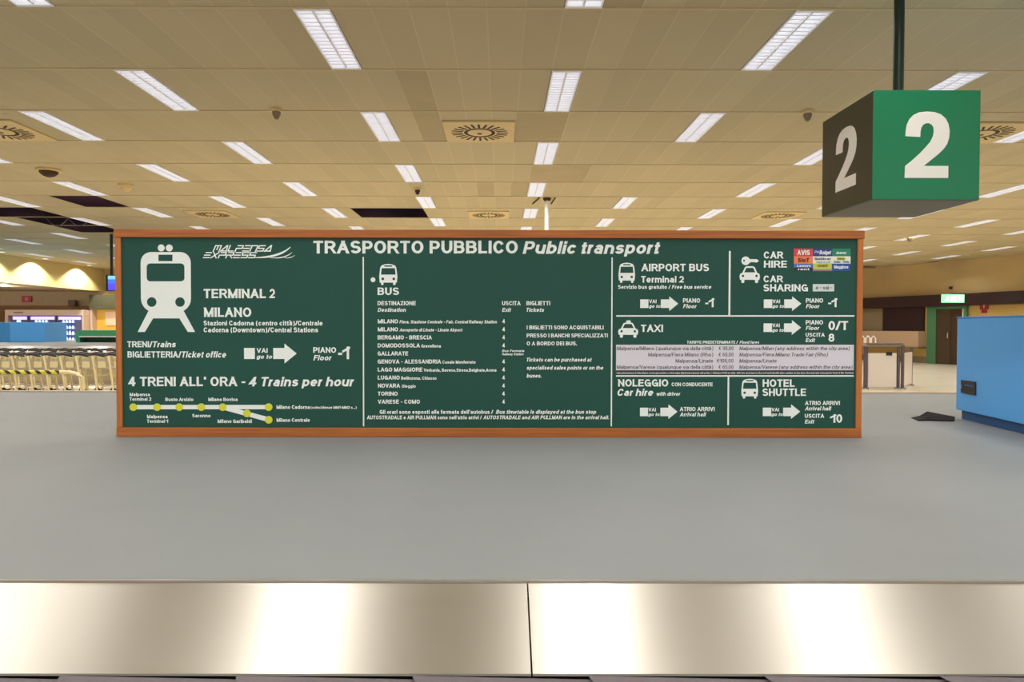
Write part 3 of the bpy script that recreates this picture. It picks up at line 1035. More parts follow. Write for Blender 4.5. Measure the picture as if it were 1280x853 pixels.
letter('A', 78, l(0, 0, .5, 1), l(.5, 1, 1, 0), bt(.2, .3, .8, .3))
letter('B', 72, l(0, 0, 0, 1), bt(0, 1, .55, 1), bt(0, .53, .6, .53), bt(0, 0, .6, 0), ar(.55, .765, .38, .235, -90, 90), ar(.6, .265, .4, .265, -90, 90))
letter('C', 75, ar(.5, .5, .5, .5, 30, 330))
letter('D', 75, l(0, 0, 0, 1), bt(0, 1, .42, 1), bt(0, 0, .42, 0), ar(.42, .5, .58, .5, -90, 90))
letter('E', 65, l(0, 0, 0, 1), l(0, 1, 1, 1), l(0, .52, .9, .52), l(0, 0, 1, 0))
letter('F', 61, l(0, 0, 0, 1), l(0, 1, 1, 1), l(0, .5, .85, .5))
letter('G', 78, ar(.5, .5, .5, .5, 40, 335), l(1, 0, 1, .45), l(.6, .45, 1, .45))
letter('H', 73, l(0, 0, 0, 1), l(1, 0, 1, 1), l(0, .52, 1, .52))
letter('I', 0, l(.5, 0, .5, 1))
letter('J', 57, l(1, .35, 1, 1), ar(.5, .33, .5, .33, 180, 360))
letter('K', 76, l(0, 0, 0, 1), l(0, .32, .95, 1), l(.36, .58, 1, 0))
letter('L', 59, l(0, 0, 0, 1), l(0, 0, 1, 0))
letter('M', 90, l(0, 0, 0, 1), l(1, 0, 1, 1), l(0, 1, .5, 0), l(.5, 0, 1, 1))
letter('N', 74, l(0, 0, 0, 1), l(1, 0, 1, 1), l(0, 1, 1, 0))
letter('O', 80, ar(.5, .5, .5, .5, 0, 360))
letter('P', 69, l(0, 0, 0, 1), bt(0, 1, .55, 1), bt(0, .42, .55, .42), ar(.55, .71, .45, .29, -90, 90))
letter('Q', 80, ar(.5, .5, .5, .5, 0, 360), l(.6, .25, .95, 0))
letter('R', 74, l(0, 0, 0, 1), bt(0, 1, .55, 1), bt(0, .47, .55, .47), ar(.55, .735, .43, .265, -90, 90), l(.6, .45, 1, 0))
letter('S', 70, ar(.5, .755, .46, .245, 20, 270), ar(.5, .255, .5, .255, 90, -160))
letter('T', 66, l(0, 1, 1, 1), l(.5, 0, .5, 1))
letter('U', 73, l(0, .4, 0, 1), l(1, .4, 1, 1), ar(.5, .4, .5, .4, 180, 360))
letter('V', 76, l(0, 1, .5, 0), l(.5, 0, 1, 1))
letter('W', 106, l(0, 1, .25, 0), l(.25, 0, .5, 1), l(.5, 1, .75, 0), l(.75, 0, 1, 1))
letter('X', 76, l(0, 0, 1, 1), l(0, 1, 1, 0))
letter('Y', 76, l(0, 1, .5, .42), l(1, 1, .5, .42), l(.5, 0, .5, .42))
letter('Z', 67, l(0, 1, 1, 1), l(0, 0, 1, 0), l(.05, 0, .95, 1))
letter('a', 61, l(.94, 0, .94, .42), ar(.5, .42, .44, .24, 0, 155), ar(.46, .19, .46, .19, 0, 360))
letter('b', 65, l(0, 0, 0, 1), ar(.5, .33, .5, .33, 0, 360))
letter('c', 60, ar(.5, .33, .5, .33, 32, 328))
letter('d', 65, l(1, 0, 1, 1), ar(.5, .33, .5, .33, 0, 360))
letter('e', 63, ar(.5, .33, .5, .33, 0, 322), bt(0, .33, 1.16, .33))
letter('f', 42, l(.35, 0, .35, 1), bt(.2, 1, 1.25, 1), bt(-.45, .66, 1.15, .66))
letter('g', 65, ar(.5, .33, .5, .33, 0, 360), l(1, -.02, 1, .66), ar(.5, -.06, .5, .2, 200, 360))
letter('h', 64, l(0, 0, 0, 1), ar(.5, .36, .5, .3, 0, 180), l(1, 0, 1, .36))
letter('i', 0, l(.5, 0, .5, .66), l(.5, .99, .5, 1))
letter('j', 0, l(.5, -.2, .5, .66), l(.5, .99, .5, 1))
letter('k', 62, l(0, 0, 0, 1), l(0, .2, .95, .66), l(.38, .4, 1, 0))
letter('l', 0, l(.5, 0, .5, 1))
letter('m', 98, l(0, 0, 0, .66), ar(.25, .4, .25, .26, 0, 180), ar(.75, .4, .25, .26, 0, 180), l(.5, 0, .5, .4), l(1, 0, 1, .4))
letter('n', 64, l(0, 0, 0, .66), ar(.5, .36, .5, .3, 0, 180), l(1, 0, 1, .36))
letter('o', 65, ar(.5, .33, .5, .33, 0, 360))
letter('p', 65, l(0, -.26, 0, .66), ar(.5, .33, .5, .33, 0, 360))
letter('q', 65, l(1, -.26, 1, .66), ar(.5, .33, .5, .33, 0, 360))
letter('r', 42, l(0, 0, 0, .66), ar(.95, .3, .95, .36, 85, 180))
letter('s', 58, ar(.5, .5, .46, .16, 15, 270), ar(.5, .17, .5, .17, 90, -165))
letter('t', 42, l(.35, 0, .35, .88), bt(.2, 0, 1.2, 0), bt(-.45, .66, 1.2, .66))
letter('u', 64, l(0, .3, 0, .66), ar(.5, .3, .5, .3, 180, 360), l(1, 0, 1, .66))
letter('v', 62, l(0, .66, .5, 0), l(.5, 0, 1, .66))
letter('w', 90, l(0, .66, .25, 0), l(.25, 0, .5, .66), l(.5, .66, .75, 0), l(.75, 0, 1, .66))
letter('x', 62, l(0, 0, 1, .66), l(0, .66, 1, 0))
letter('y', 62, l(0, .66, .5, .02), l(1, .66, .3, -.26), bt(0, -.26, .4, -.26))
letter('z', 56, l(0, .66, 1, .66), l(0, 0, 1, 0), l(.08, 0, .92, .66))
letter('0', 64, ar(.5, .5, .5, .5, 0, 360))
letter('1', 46, l(1, 0, 1, 1), bt(-.1, .73, 1.0, .92))
letter('2', 64, ar(.5, .69, .5, .31, 170, -38), l(.86, .48, .05, .05), l(0, 0, 1, 0))
letter('3', 65, ar(.48, .76, .44, .24, 160, -90), ar(.48, .27, .52, .27, 90, -165))
letter('4', 67, l(.66, 1, 0, .26), l(0, .26, 1, .26), l(.74, 0, .74, 1))
letter('5', 65, l(.16, 1, .94, 1), l(.16, 1, .08, .5), ar(.48, .32, .52, .32, 140, -160))
letter('6', 65, ar(.5, .31, .5, .31, 0, 360), ar(.58, .42, .58, .58, 62, 180))
letter('7', 62, l(0, 1, 1, 1), l(1, .95, .35, 0))
letter('8', 65, ar(.5, .76, .44, .24, 0, 360), ar(.5, .27, .5, .27, 0, 360))
letter('9', 65, ar(.5, .69, .5, .31, 0, 360), ar(.42, .58, .58, .58, -118, 0))
letter('-', 40, bt(-.4, .4, 1.4, .4))
letter('/', 40, l(-.2, 0, 1.2, 1))
letter('(', 40, ar(1.35, .38, 1.35, .72, 115, 245))
letter(')', 40, ar(-.35, .38, 1.35, .72, -65, 65))
letter('.', 0, l(.5, 0, .5, .01))
letter(',', 0, l(.5, 0, .5, .01), bt(.5, -.02, .5, -.22))
letter("'", 0, bt(.5, .75, .5, 1.1))
letter('’', 0, l(.5, .97, .5, 1), bt(.5, .96, .5, .76))
letter('€', 70, ar(.6, .5, .4, .5, 45, 315), bt(-.1, .6, .75, .6), bt(-.1, .42, .7, .42))
LET['à'] = (61, LET['a'][1] + (bt(.2, 1.02, .6, .86),))
STROKE = {1: 20.5, 2: 13.0}


def glyph(ch, wt):
    """flat quads of one letter at cap height 100: (points, faces, outer width)"""
    wd, strokes = LET[ch]
    w = STROKE[wt]
    wd = max(wd * (1.0 if wt == 1 else 0.94), w)
    X = lambda x: w / 2 + x * (wd - w)
    Yf = lambda y: w / 2 + y * (100 - w)
    pts, fs, parts = [], [], []
    for st in strokes:
        f0 = len(fs)
        if st[0] in 'lb':
            a, b = Vector((X(st[1]), Yf(st[2]))), Vector((X(st[3]), Yf(st[4])))
            d = (b - a).normalized()
            e = w / 2 if st[0] == 'l' else 0.0
            hw = w * (0.5 if abs(d.x) < 0.5 else 0.43)
            nn = Vector((-d.y, d.x)) * hw
            lo_, hi_ = min(a.y, b.y) - w / 2, max(a.y, b.y) + w / 2
            q = [a - d * e - nn, b + d * e - nn, b + d * e + nn, a - d * e + nn]
            if abs(d.x) > 0.05 and abs(d.y) > 0.05:
                q = [a - d * w - nn, b + d * w - nn, b + d * w + nn, a - d * w + nn]
                res = []
                for p, o_ in ((q[0], q[1]), (q[1], q[0]), (q[2], q[3]), (q[3], q[2])):
                    y = min(max(p.y, lo_), hi_)
                    if st[0] == 'b':
                        res.append(p)
                        continue
                    t_ = (y - p.y) / (o_.y - p.y)
                    res.append(p + (o_ - p) * t_)
                q = res
            n = len(pts)
            pts += [tuple(p) for p in q]
            fs.append((n, n + 1, n + 2, n + 3))
        else:
            _, cx, cy, rx, ry, a0, a1 = st
            k = max(6, int(abs(a1 - a0) / 18))
            rx, ry = rx * (wd - w), ry * (100 - w)
            n = len(pts)
            for j in range(k + 1):
                t_ = math.radians(a0 + (a1 - a0) * j / k)
                c_, s_ = math.cos(t_), math.sin(t_)
                hx, hy = w / 2, w * 0.45
                pts.append((X(cx) + (rx - hx) * c_, Yf(cy) + (ry - hy) * s_))
                pts.append((X(cx) + (rx + hx) * c_, Yf(cy) + (ry + w / 2) * s_))
            for j in range(k):
                f = (n + 2 * j, n + 2 * j + 1, n + 2 * j + 3, n + 2 * j + 2)
                fs.append(f if a1 > a0 else f[::-1])
        parts.append((pts, fs[f0:]))
    return pts, parts, wd


def T(block, body, x0, x1, v1, v0, it=0, bold=0.022, m='board_white', layer=0, name='lettering', ref='H'):
    """text between pixels x0..x1, baseline at v1, capital height up to v0"""
    PENDING.append(('t', (name, block, m, layer, len(PENDING)), (body, 1 if bold >= 0.012 else 2), x0, x1, v1, v0, it))


def S(block, loops, m='board_white', layer=0, name='pictogram'):
    PENDING.append(('s', (name, block, m, layer), loops))


def rect(x0, x1, v0, v1):
    return [(x0, v0), (x1, v0), (x1, v1), (x0, v1)]


def rrect(x0, x1, v0, v1, r, n=5, rb=None):
    rb = r if rb is None else rb
    p = []
    for cx, cy, a0, q in ((x0 + r, v0 + r, 180, r), (x1 - r, v0 + r, 270, r), (x1 - rb, v1 - rb, 0, rb), (x0 + rb, v1 - rb, 90, rb)):
        for j in range(n + 1):
            a = math.radians(a0 + 90 * j / n)
            p.append((cx + q * math.cos(a), cy + q * math.sin(a)))
    return p


def circ(x, v, r, n=20):
    return [(x + r * math.cos(2 * math.pi * j / n), v + r * math.sin(2 * math.pi * j / n)) for j in range(n)]


def line(block, x0, x1, v0, v1):
    S(block, [rect(x0, x1, v0, v1)], name='divider')


def arrow(block, sq, va, hd, x0, m0, x1, vt0, vt1, y0, y1, hy0, hy1, vai, goto):
    S(block + ' arrow tail', [rect(sq[0], sq[1], y0, y1)], name='arrow')
    S(block + ' arrow', [[(x0, y0), (m0, y0), (m0, hy0), (x1, (hy0 + hy1) / 2), (m0, hy1), (m0, y1), (x0, y1)]], name='arrow')
    hh = (y1 - y0)
    T(block, 'VAI', vai[0], vai[1], y0 + hh * 0.44, y0 + hh * 0.02, bold=0.015)
    T(block, 'go to', goto[0], goto[1], y0 + hh * 0.98, y0 + hh * 0.58, it=1, bold=0.012)


def bus(block, x0, x1, y0, y1):
    w, h = x1 - x0, y1 - y0
    X = lambda f: x0 + w * f
    Yy = lambda f: y0 + h * f
    out = [(X(0.03), Yy(0.88)), (X(0.0), Yy(0.6)), (X(0.06), Yy(0.18)), (X(0.12), Yy(0.08)), (X(0.3), Yy(0.02)), (X(0.5), Yy(0)), (X(0.7), Yy(0.02)), (X(0.88), Yy(0.08)), (X(0.94), Yy(0.18)),
           (X(1), Yy(0.6)), (X(0.97), Yy(0.88)), (X(0.9), Yy(0.88)), (X(0.9), Yy(0.97)), (X(0.84), Yy(1)), (X(0.76), Yy(0.97)), (X(0.76), Yy(0.88)),
           (X(0.24), Yy(0.88)), (X(0.24), Yy(0.97)), (X(0.16), Yy(1)), (X(0.1), Yy(0.97)), (X(0.1), Yy(0.88))]
    S(block, [out, [(X(0.14), Yy(0.2)), (X(0.86), Yy(0.2)), (X(0.9), Yy(0.5)), (X(0.1), Yy(0.5))], rrect(X(0.28), X(0.72), Yy(0.07), Yy(0.13), h * 0.02, 2),
              circ(X(0.2), Yy(0.7), w * 0.075, 12), circ(X(0.8), Yy(0.7), w * 0.075, 12)])


def car(block, x0, x1, y0, y1, taxi=False):
    w, h = x1 - x0, y1 - y0
    X = lambda f: x0 + w * f
    Yy = lambda f: y0 + h * f
    out = [(X(0.03), Yy(0.8)), (X(0), Yy(0.6)), (X(0.03), Yy(0.45)), (X(0.14), Yy(0.38)), (X(0.26), Yy(0.06)), (X(0.34), Yy(0)), (X(0.66), Yy(0)), (X(0.74), Yy(0.06)), (X(0.86), Yy(0.38)),
           (X(0.97), Yy(0.45)), (X(1), Yy(0.6)), (X(0.97), Yy(0.8)), (X(0.91), Yy(0.8)), (X(0.91), Yy(0.95)), (X(0.84), Yy(1)), (X(0.76), Yy(0.95)), (X(0.76), Yy(0.8)),
           (X(0.24), Yy(0.8)), (X(0.24), Yy(0.95)), (X(0.16), Yy(1)), (X(0.09), Yy(0.95)), (X(0.09), Yy(0.8))]
    S(block, [out, [(X(0.33), Yy(0.1)), (X(0.67), Yy(0.1)), (X(0.77), Yy(0.36)), (X(0.23), Yy(0.36))], circ(X(0.17), Yy(0.57), w * 0.06, 12), circ(X(0.83), Yy(0.57), w * 0.06, 12)])
    if taxi:
        S(block, [rrect(X(0.4), X(0.62), Yy(-0.14), Yy(0.01), h * 0.04, 2)])


# heading
T('heading TRASPORTO PUBBLICO', 'TRASPORTO PUBBLICO', 392, 647, 317.2, 301.2, bold=0.03)
T('heading Public in italics', 'Public', 653, 720, 317.6, 301.8, it=1, bold=0.028)
T('heading transport in italics', 'transport', 726.2, 825, 317.6, 301.8, it=1, bold=0.028)
# train section
S('white train front pictogram', [rrect(176.8, 239.2, 315.5, 390.5, 13, 6, 17), rrect(184.2, 231.3, 329.7, 352, 4.5), rect(199, 216.5, 318.8, 326.8), circ(190.2, 377.8, 6), circ(225.5, 377.8, 6)])
S('white train front pictogram', [[(186, 389), (230, 389), (244, 415.2), (235, 415.2), (224.5, 398.2), (191.8, 398.2), (181.4, 415.2), (172.4, 415.2)]])
S('white train front pictogram', [circ(202.6, 310.4, 4.4, 14)])
S('white train front pictogram', [circ(212.6, 310.4, 4.4, 14)])
# the sloping express logo, built stroke by stroke
SL = 0.45


def strokes(block, x0, x1, v0, v1, glyphs, gap=0.26, t=1.4):
    n = len(glyphs)
    cw = (x1 - x0 - SL * (v1 - v0)) / (n + (n - 1) * gap)
    h = v1 - v0
    for i, g in enumerate(glyphs):
        gx = x0 + i * cw * (1 + gap)
        for (ax, ay, bx, by) in g:
            def q(x, y):
                return gx + x * cw + SL * h * (1 - y), v0 + y * h
            a, b = Vector(q(ax, ay)), Vector(q(bx, by))
            dd = (b - a).normalized()
            nn = Vector((-dd.y, dd.x)) * t * 0.5
            a -= dd * t * 0.4
            b += dd * t * 0.4
            S(block, [[tuple(a + nn), tuple(b + nn), tuple(b - nn), tuple(a - nn)]], name='logo')


gM = [(0, 1, 0, 0.05), (0.05, 0.05, 0.95, 0.05), (0.5, 0.1, 0.5, 0.7), (1, 0.05, 1, 1)]
gA = [(0, 1, 0.75, 0), (0.8, 0, 1, 1), (0.1, 0.95, 1, 0.95)]
gL = [(0, 0, 0, 0.95), (0, 0.95, 0.9, 0.95)]
gP = [(0, 1, 0, 0.55), (0, 0.5, 1, 0.5), (1, 0.5, 1, 0.05), (0.1, 0.05, 1, 0.05)]
gE = [(0.1, 0.05, 1, 0.05), (0, 0.5, 0.95, 0.5), (0, 0.95, 1, 0.95)]
gN = [(0, 1, 0, 0.05), (0, 0.05, 0.95, 0.05), (1, 0.1, 1, 1)]
gS = [(0.05, 0.05, 1, 0.05), (0.02, 0.1, 0.02, 0.45), (0, 0.5, 1, 0.5), (0.98, 0.55, 0.98, 0.9), (0, 0.95, 0.95, 0.95)]
gX = [(0.1, 0, 0.9, 1), (1, 0, 0, 1)]
gR = gP + [(0.45, 0.5, 1, 1)]
lg = 'white sloping rail logo with swooshes'
strokes(lg, 267.2, 341.5, 307.2, 314.6, [gM, gA, gL, gP, gE, gN, gS, gA])
strokes(lg, 254.8, 321.5, 315.9, 322.8, [gE, gX, gP, gR, gE, gS, gS])
for p0_, p1_, p2_, th in (((319, 322.3), (350, 322.5), (363.5, 309.2), 2.1), ((338, 322.6), (357, 324.2), (365.5, 315.8), 1.1), ((356, 322.8), (364, 323.5), (369, 319.3), 0.7)):
    up, dn = [], []
    for j in range(13):
        s = j / 12
        x = (1 - s) ** 2 * p0_[0] + 2 * s * (1 - s) * p1_[0] + s * s * p2_[0]
        y = (1 - s) ** 2 * p0_[1] + 2 * s * (1 - s) * p1_[1] + s * s * p2_[1]
        tt = th * (0.25 + math.sin(math.pi * min(s * 0.9 + 0.05, 1)) * 0.75) * 0.6
        up.append((x - tt * 0.3, y - tt))
        dn.append((x + tt * 0.3, y + tt))
    S(lg, [up + dn[::-1]], name='logo')
b = 'train destinations'
T(b, 'TERMINAL', 255, 332.6, 373, 361.3, bold=0.03)
T(b, '2', 336.3, 344.3, 373, 361.3, bold=0.03)
T(b, 'MILANO', 254.7, 314.3, 396.4, 384.6, bold=0.03)
T(b, 'Stazioni Cadorna (centro città)/Centrale', 254.7, 403.3, 407.1, 401)
T(b, 'Cadorna (Downtown)/Central Stations', 254.7, 397.6, 415.6, 409.4)
b = 'train ticket office line'
T(b, 'TRENI/', 159.2, 191, 434.3, 426.8, bold=0.026)
T(b, 'Trains', 191.5, 220, 434.3, 426.8, 1)
T(b, 'BIGLIETTERIA/', 159.5, 227, 447.3, 439.3, bold=0.026)
T(b, 'Ticket office', 227.5, 282.6, 447.3, 439.3, 1)
arrow('train floor', (305, 318.5), None, None, 341.5, 355.5, 370.8, 0, 0, 435.2, 449, 429.7, 454.6, (320.6, 334.4), (320.4, 340))
T('train floor', 'PIANO', 391.5, 420, 441.3, 434.3, bold=0.026)
T('train floor', 'Floor', 391.5, 414.5, 450.8, 444, 1)
T('train floor', '-1', 422.5, 438, 449.2, 433.4, bold=0.03)
T('four trains per hour line', "4 TRENI ALL’ ORA -", 159.5, 306.3, 483.1, 471.2, bold=0.028)
T('four trains per hour line', '4 Trains per hour', 310, 442.5, 483.3, 471.4, 1, bold=0.028)
S('white rail route line', [rect(166, 336, 506.6, 512)], name='route_line')
S('white rail route line', [[(276, 512), (285, 508.5), (337, 522.4), (335, 528)]], name='route_line')
for (u, v) in ((166.2, 509.3), (196, 509.3), (223.7, 509.3), (251.2, 509.3), (278, 509.3), (335.5, 509.3), (308.2, 517.2), (335.5, 525.3)):
    S('yellow station dot %d' % u, [circ(u, v, 4.8)], m='stop_yellow', layer=1, name='station_dot')
b = 'rail station names'
for s, x0, x1, v1, v0 in (('Malpensa', 161.5, 187, 495.5, 491.2), ('Terminal 2', 161.5, 188.8, 501.3, 497.1), ('Malpensa', 183, 208.8, 523.3, 518.9), ('Terminal 1', 183, 210, 529, 524.8),
                          ('Busto Arsizio', 206.3, 241.3, 501.7, 497.4), ('Saronno', 239.8, 262.6, 522.1, 517.8), ('Milano Bovisa', 259.8, 296.5, 501.7, 497.4),
                          ('Milano Garibaldi', 271.3, 314.3, 529.2, 524.8), ('Milano Cadorna', 345, 386.8, 511.6, 506.9), ('(coincidenze MM1-MM2 s...)', 388, 445.5, 511.4, 508),
                          ('Milano Centrale', 345, 386.8, 527.8, 523.2)):
    T(b, s, x0, x1, v1, v0, bold=0.024)
line('divider left of the bus section', 453.4, 455.0, 321.5, 533.5)
line('divider right of the bus section', 764.0, 765.6, 322, 533.5)
# bus section
S('small white dot beside the bus', [circ(466.3, 350, 3)], name='dot')
bus('white bus pictogram in the bus section', 474, 496.8, 330.2, 356.8)
T('word BUS', 'BUS', 472, 498.8, 369, 359.6, bold=0.03)
b = 'bus table headings'
T(b, 'DESTINAZIONE', 472, 519.8, 381.8, 376.6)
T(b, 'Destination', 472, 507.5, 390, 385, 1)
T(b, 'USCITA', 627.5, 650.8, 381.8, 376.6)
T(b, 'Exit', 627.5, 638.8, 390, 385, 1)
T(b, 'BIGLIETTI', 658, 687.6, 381.8, 376.6)
T(b, 'Tickets', 658, 680, 390, 385, 1)
rows = [('MILANO', 497.5, 'Fiera, Stazione Centrale - Fair, Central Railway Station', 499.3, 621.3, 1), ('MILANO', 497.5, 'Aeroporto di Linate - Linate Airport', 499.3, 578, 1), ('BERGAMO - BRESCIA', 540, None, 0, 0, 0),
        ('DOMODOSSOLA', 525, 'Gravellona', 526.6, 551, 0), ('GALLARATE', 510, None, 0, 0, 0), ('GENOVA - ALESSANDRIA', 551.5, 'Casale Monferrato', 553, 594.5, 0),
        ('LAGO MAGGIORE', 528, 'Verbania, Baveno,Stresa,Belgirate,Arona', 529.6, 620.5, 0), ('LUGANO', 499.6, 'Bellinzona, Chiasso', 501.4, 545.6, 0), ('NOVARA', 500, 'Oleggio', 502, 519.6, 0), ('TORINO', 497, None, 0, 0, 0),
        ('VARESE - COMO', 524.8, None, 0, 0, 0)]
for i, (s, x1, sub, a0, a1, it) in enumerate(rows):
    v1 = 404.4 + 10.07 * i
    blk = 'bus table row %s' % s + (' Linate' if i == 1 else '')
    T(blk, s, 472, x1, v1, v1 - 5.1)
    if sub:
        T(blk, sub, a0, a1, v1 + 0.1, v1 - 3.9, it, bold=0.02)
    if s == 'GALLARATE':
        T(blk, 'Bus Fermata', 627.5, 655.5, v1 - 4.5, v1 - 7.4, 1)
        T(blk, 'Railway Station', 627.5, 654.5, v1 - 0.3, v1 - 3.2, 1)
    else:
        T(blk, '4', 627.6, 631.2, v1, v1 - 5.2, bold=0.03)
b = 'bus ticket notice'
T(b, 'I BIGLIETTI SONO ACQUISTABILI', 658.4, 754.6, 412, 407)
T(b, 'PRESSO I BANCHI SPECIALIZZATI', 658.4, 760, 422, 417.1)
T(b, 'O A BORDO DEI BUS.', 658.4, 721.4, 432, 427.1)
T(b, 'Tickets can be purchased at', 658.4, 740, 452.3, 447.4, 1)
T(b, 'specialised sales points or on the', 658.4, 754.5, 462.4, 457.5, 1)
T(b, 'buses.', 658.4, 677, 472.4, 467.5, 1)
b = 'bus timetable notice'
T(b, "Gli orari sono esposti alla fermata dell'autobus /", 474.3, 616.8, 517.8, 512.9)
T(b, 'Bus timetable is displayed at the bus stop', 620, 745.8, 517.8, 512.9, 1)
T(b, "AUTOSTRADALE e AIR PULLMAN sono nell'atrio arrivi /", 458.3, 602.5, 524.7, 520, bold=0.018)
T(b, 'AUTOSTRADALE and AIR PULLMAN are in the arrival hall.', 604, 761.8, 524.7, 520, 1, bold=0.018)
# airport bus
bus('white bus pictogram by AIRPORT BUS', 772.8, 793.6, 328.6, 354)
T('airport bus title', 'AIRPORT BUS', 801.2, 886, 339.3, 329.9, bold=0.03)
T('airport bus title', 'Terminal 2', 801.2, 855, 353.5, 345.2, bold=0.026)
T('airport bus title', 'Servizio bus gratuito /', 772.4, 838.2, 361.2, 356.4)
T('airport bus title', 'Free bus service', 839.6, 889, 361.2, 356.4, 1)
arrow('airport bus floor', (800.2, 810.5), None, None, 826, 836.6, 847.8, 0, 0, 374.4, 385.2, 370.6, 389, (811.2, 820.6), (811, 825.6))
for blk, dx, v in (('airport bus floor', 0, 0), ('car hire floor', 153.9, 0)):
    T(blk, 'PIANO', 853.8 + dx, 875.2 + dx, 378.5, 373, bold=0.024)
    T(blk, 'Floor', 853.8 + dx, 871 + dx, 385.5, 380.4, 1)
    T(blk, '-1', 881.6 + dx, 893.4 + dx, 384.2, 372.9, bold=0.03)
line('short upright divider beside car hire', 910.7, 913.0, 314, 394.5)
line('long level divider above the taxi section', 770.3, 1068.6, 394.2, 396)
# car hire
S('white key pictogram', [circ(931.8, 326.2, 5.4), circ(929.7, 326, 1.3, 10)])
S('white key pictogram', [[(935.5, 324.2), (945.5, 324.2), (948.3, 326.2), (945.8, 328.4), (943.5, 328.4), (942.4, 327.3), (941, 328.4), (939.6, 327.3), (938, 328.4), (935.5, 328.4)]])
car('white car pictogram under the key', 924.2, 949.8, 333, 354.2)
T('car hire title', 'CAR', 954.3, 979, 323.4, 314.6, bold=0.03)
T('car hire title', 'HIRE', 954.6, 983.4, 334.8, 326, bold=0.03)
T('car sharing title', 'CAR', 954.3, 979, 353.1, 344.6, bold=0.03)
T('car sharing title', 'SHARING', 954.3, 1010, 364.4, 355.5, bold=0.03)
S('pale car sharing plate', [rect(1016, 1042.8, 355.3, 364.4)], m='tile_pale', name='advert_tile')
T('car sharing plate lettering', 'e - vai -', 1020, 1040, 361.8, 357, bold=0.0, m='board_ink', layer=1)
arrow('car hire floor', (954.9, 965.5), None, None, 980.5, 990.4, 1001.9, 0, 0, 374.4, 385.2, 370.6, 389, (965.8, 975.2), (965.6, 980.2))
c0, c1, c2_, c3 = 992, 1015.8, 1040, 1062.9
for nm, m_, x0, x1, v0, v1 in (('red hire firm tile', 'tile_red', c0, c1, 311, 320.6), ('navy hire firm tile', 'tile_navy', c1, c2_, 311, 320.6), ('teal hire firm tile', 'tile_teal', c2_, c3, 311, 320.6),
                               ('orange hire firm tile', 'tile_orange', c0, c1, 320.6, 329.8), ('white hire firm tile in the middle', 'tile_white', c1, c2_, 320.6, 329.4), ('white hire firm tile at right', 'tile_white', c2_, c3, 320.6, 329.8),
                               ('pale blue hire firm tile', 'tile_blue', c0, c1, 329.8, 334.6), ('dark hire firm tile', 'board_dark', c0, c1, 334.6, 338.9), ('lime hire firm tile', 'tile_lime', c1 + 0.3, c2_ - 0.4, 329.4, 336.8),
                               ('mauve strip under the lime tile', 'tile_mauve', c1, c2_, 336.8, 339), ('royal blue hire firm tile', 'tile_royal', c2_, c3, 329.8, 338.9)):
    S(nm, [rect(x0, x1, v0, v1)], m=m_, name='advert_tile')
S('yellow band on the right white tile', [rect(1045.5, 1056.5, 321.6, 325.2)], m='tile_lime', layer=1, name='advert_tile')
b = 'hire firm lettering'
T(b, 'AVIS', 996, 1011.8, 319, 313, bold=0.03, layer=1)
T(b, 'Budget', 1023.8, 1038.4, 318.2, 313.2, layer=1, it=1)
T(b, 'PA', 1017.6, 1023, 316.8, 313.6, layer=1, it=1, bold=0)
T(b, 'Jeanoz', 1044.5, 1057.8, 317.8, 314.3, layer=1, it=1)
T(b, 'Maggiore', 1042.2, 1060.2, 335.8, 331.8, layer=1, bold=0.03)
T(b, 'Leasys', 996.2, 1013, 333.8, 331, layer=1)
T(b, 'rent', 997.2, 1011.5, 338, 335.2, layer=1)
T('dark hire firm lettering', 'SixT', 997, 1011.2, 327.8, 322.6, bold=0.03, m='ink_red', layer=2)
T('blue hire firm lettering', 'Goldcar', 1018, 1038, 325, 322, m='ink_blue', layer=2)
T('blue hire firm lettering', 'rent a car', 1020, 1038, 328.6, 326.6, m='ink_blue', layer=2, bold=0)
T('blue hire firm lettering', 'Dollar', 1042, 1050, 328.8, 326.4, m='ink_blue', layer=2)
T('blue hire firm lettering', 'Thrifty', 1053.4, 1061.2, 328.8, 326.4, m='ink_blue', layer=2)
T('olive hire firm lettering', 'Hertz', 1047, 1055, 324.8, 322.2, m='ink_olive', layer=2)
T('olive hire firm lettering', 'LOCAUTO', 1021.4, 1034.4, 333.9, 330.8, m='ink_olive', layer=2)
# taxi
car('white taxi pictogram', 772.8, 798, 403.4, 422.6, True)
T('word TAXI', 'TAXI', 801.2, 829, 415.2, 406, bold=0.03)
arrow('taxi exit', (954.9, 965.5), None, None, 980.5, 990.4, 1001.9, 0, 0, 404.4, 415.2, 400.4, 418.9, (965.8, 975.2), (965.6, 980.2))
T('taxi exit', 'PIANO', 1007.7, 1029.4, 405.9, 400.4, bold=0.024)
T('taxi exit', 'Floor', 1007.7, 1024.8, 412.7, 407.6, 1)
T('taxi exit', '0/T', 1036.2, 1060.8, 412.8, 401.4, bold=0.03)
T('taxi exit', 'USCITA', 1007.7, 1031.8, 421.2, 416.2, bold=0.024)
T('taxi exit', 'Exit', 1007.7, 1019.7, 427.9, 422.8, 1)
T('taxi exit', '8', 1036.4, 1043.8, 427.4, 417.2, bold=0.03)
T('fixed fares heading', 'TARIFFE PREDETERMINATE /', 859, 923, 429.8, 426.2)
T('fixed fares heading', 'Fixed fares', 925, 949.6, 429.8, 426.2, 1)
S('white taxi fare table', [rect(770.3, 1068.4, 431.2, 463.2)], m='fare_white', name='fare_table')
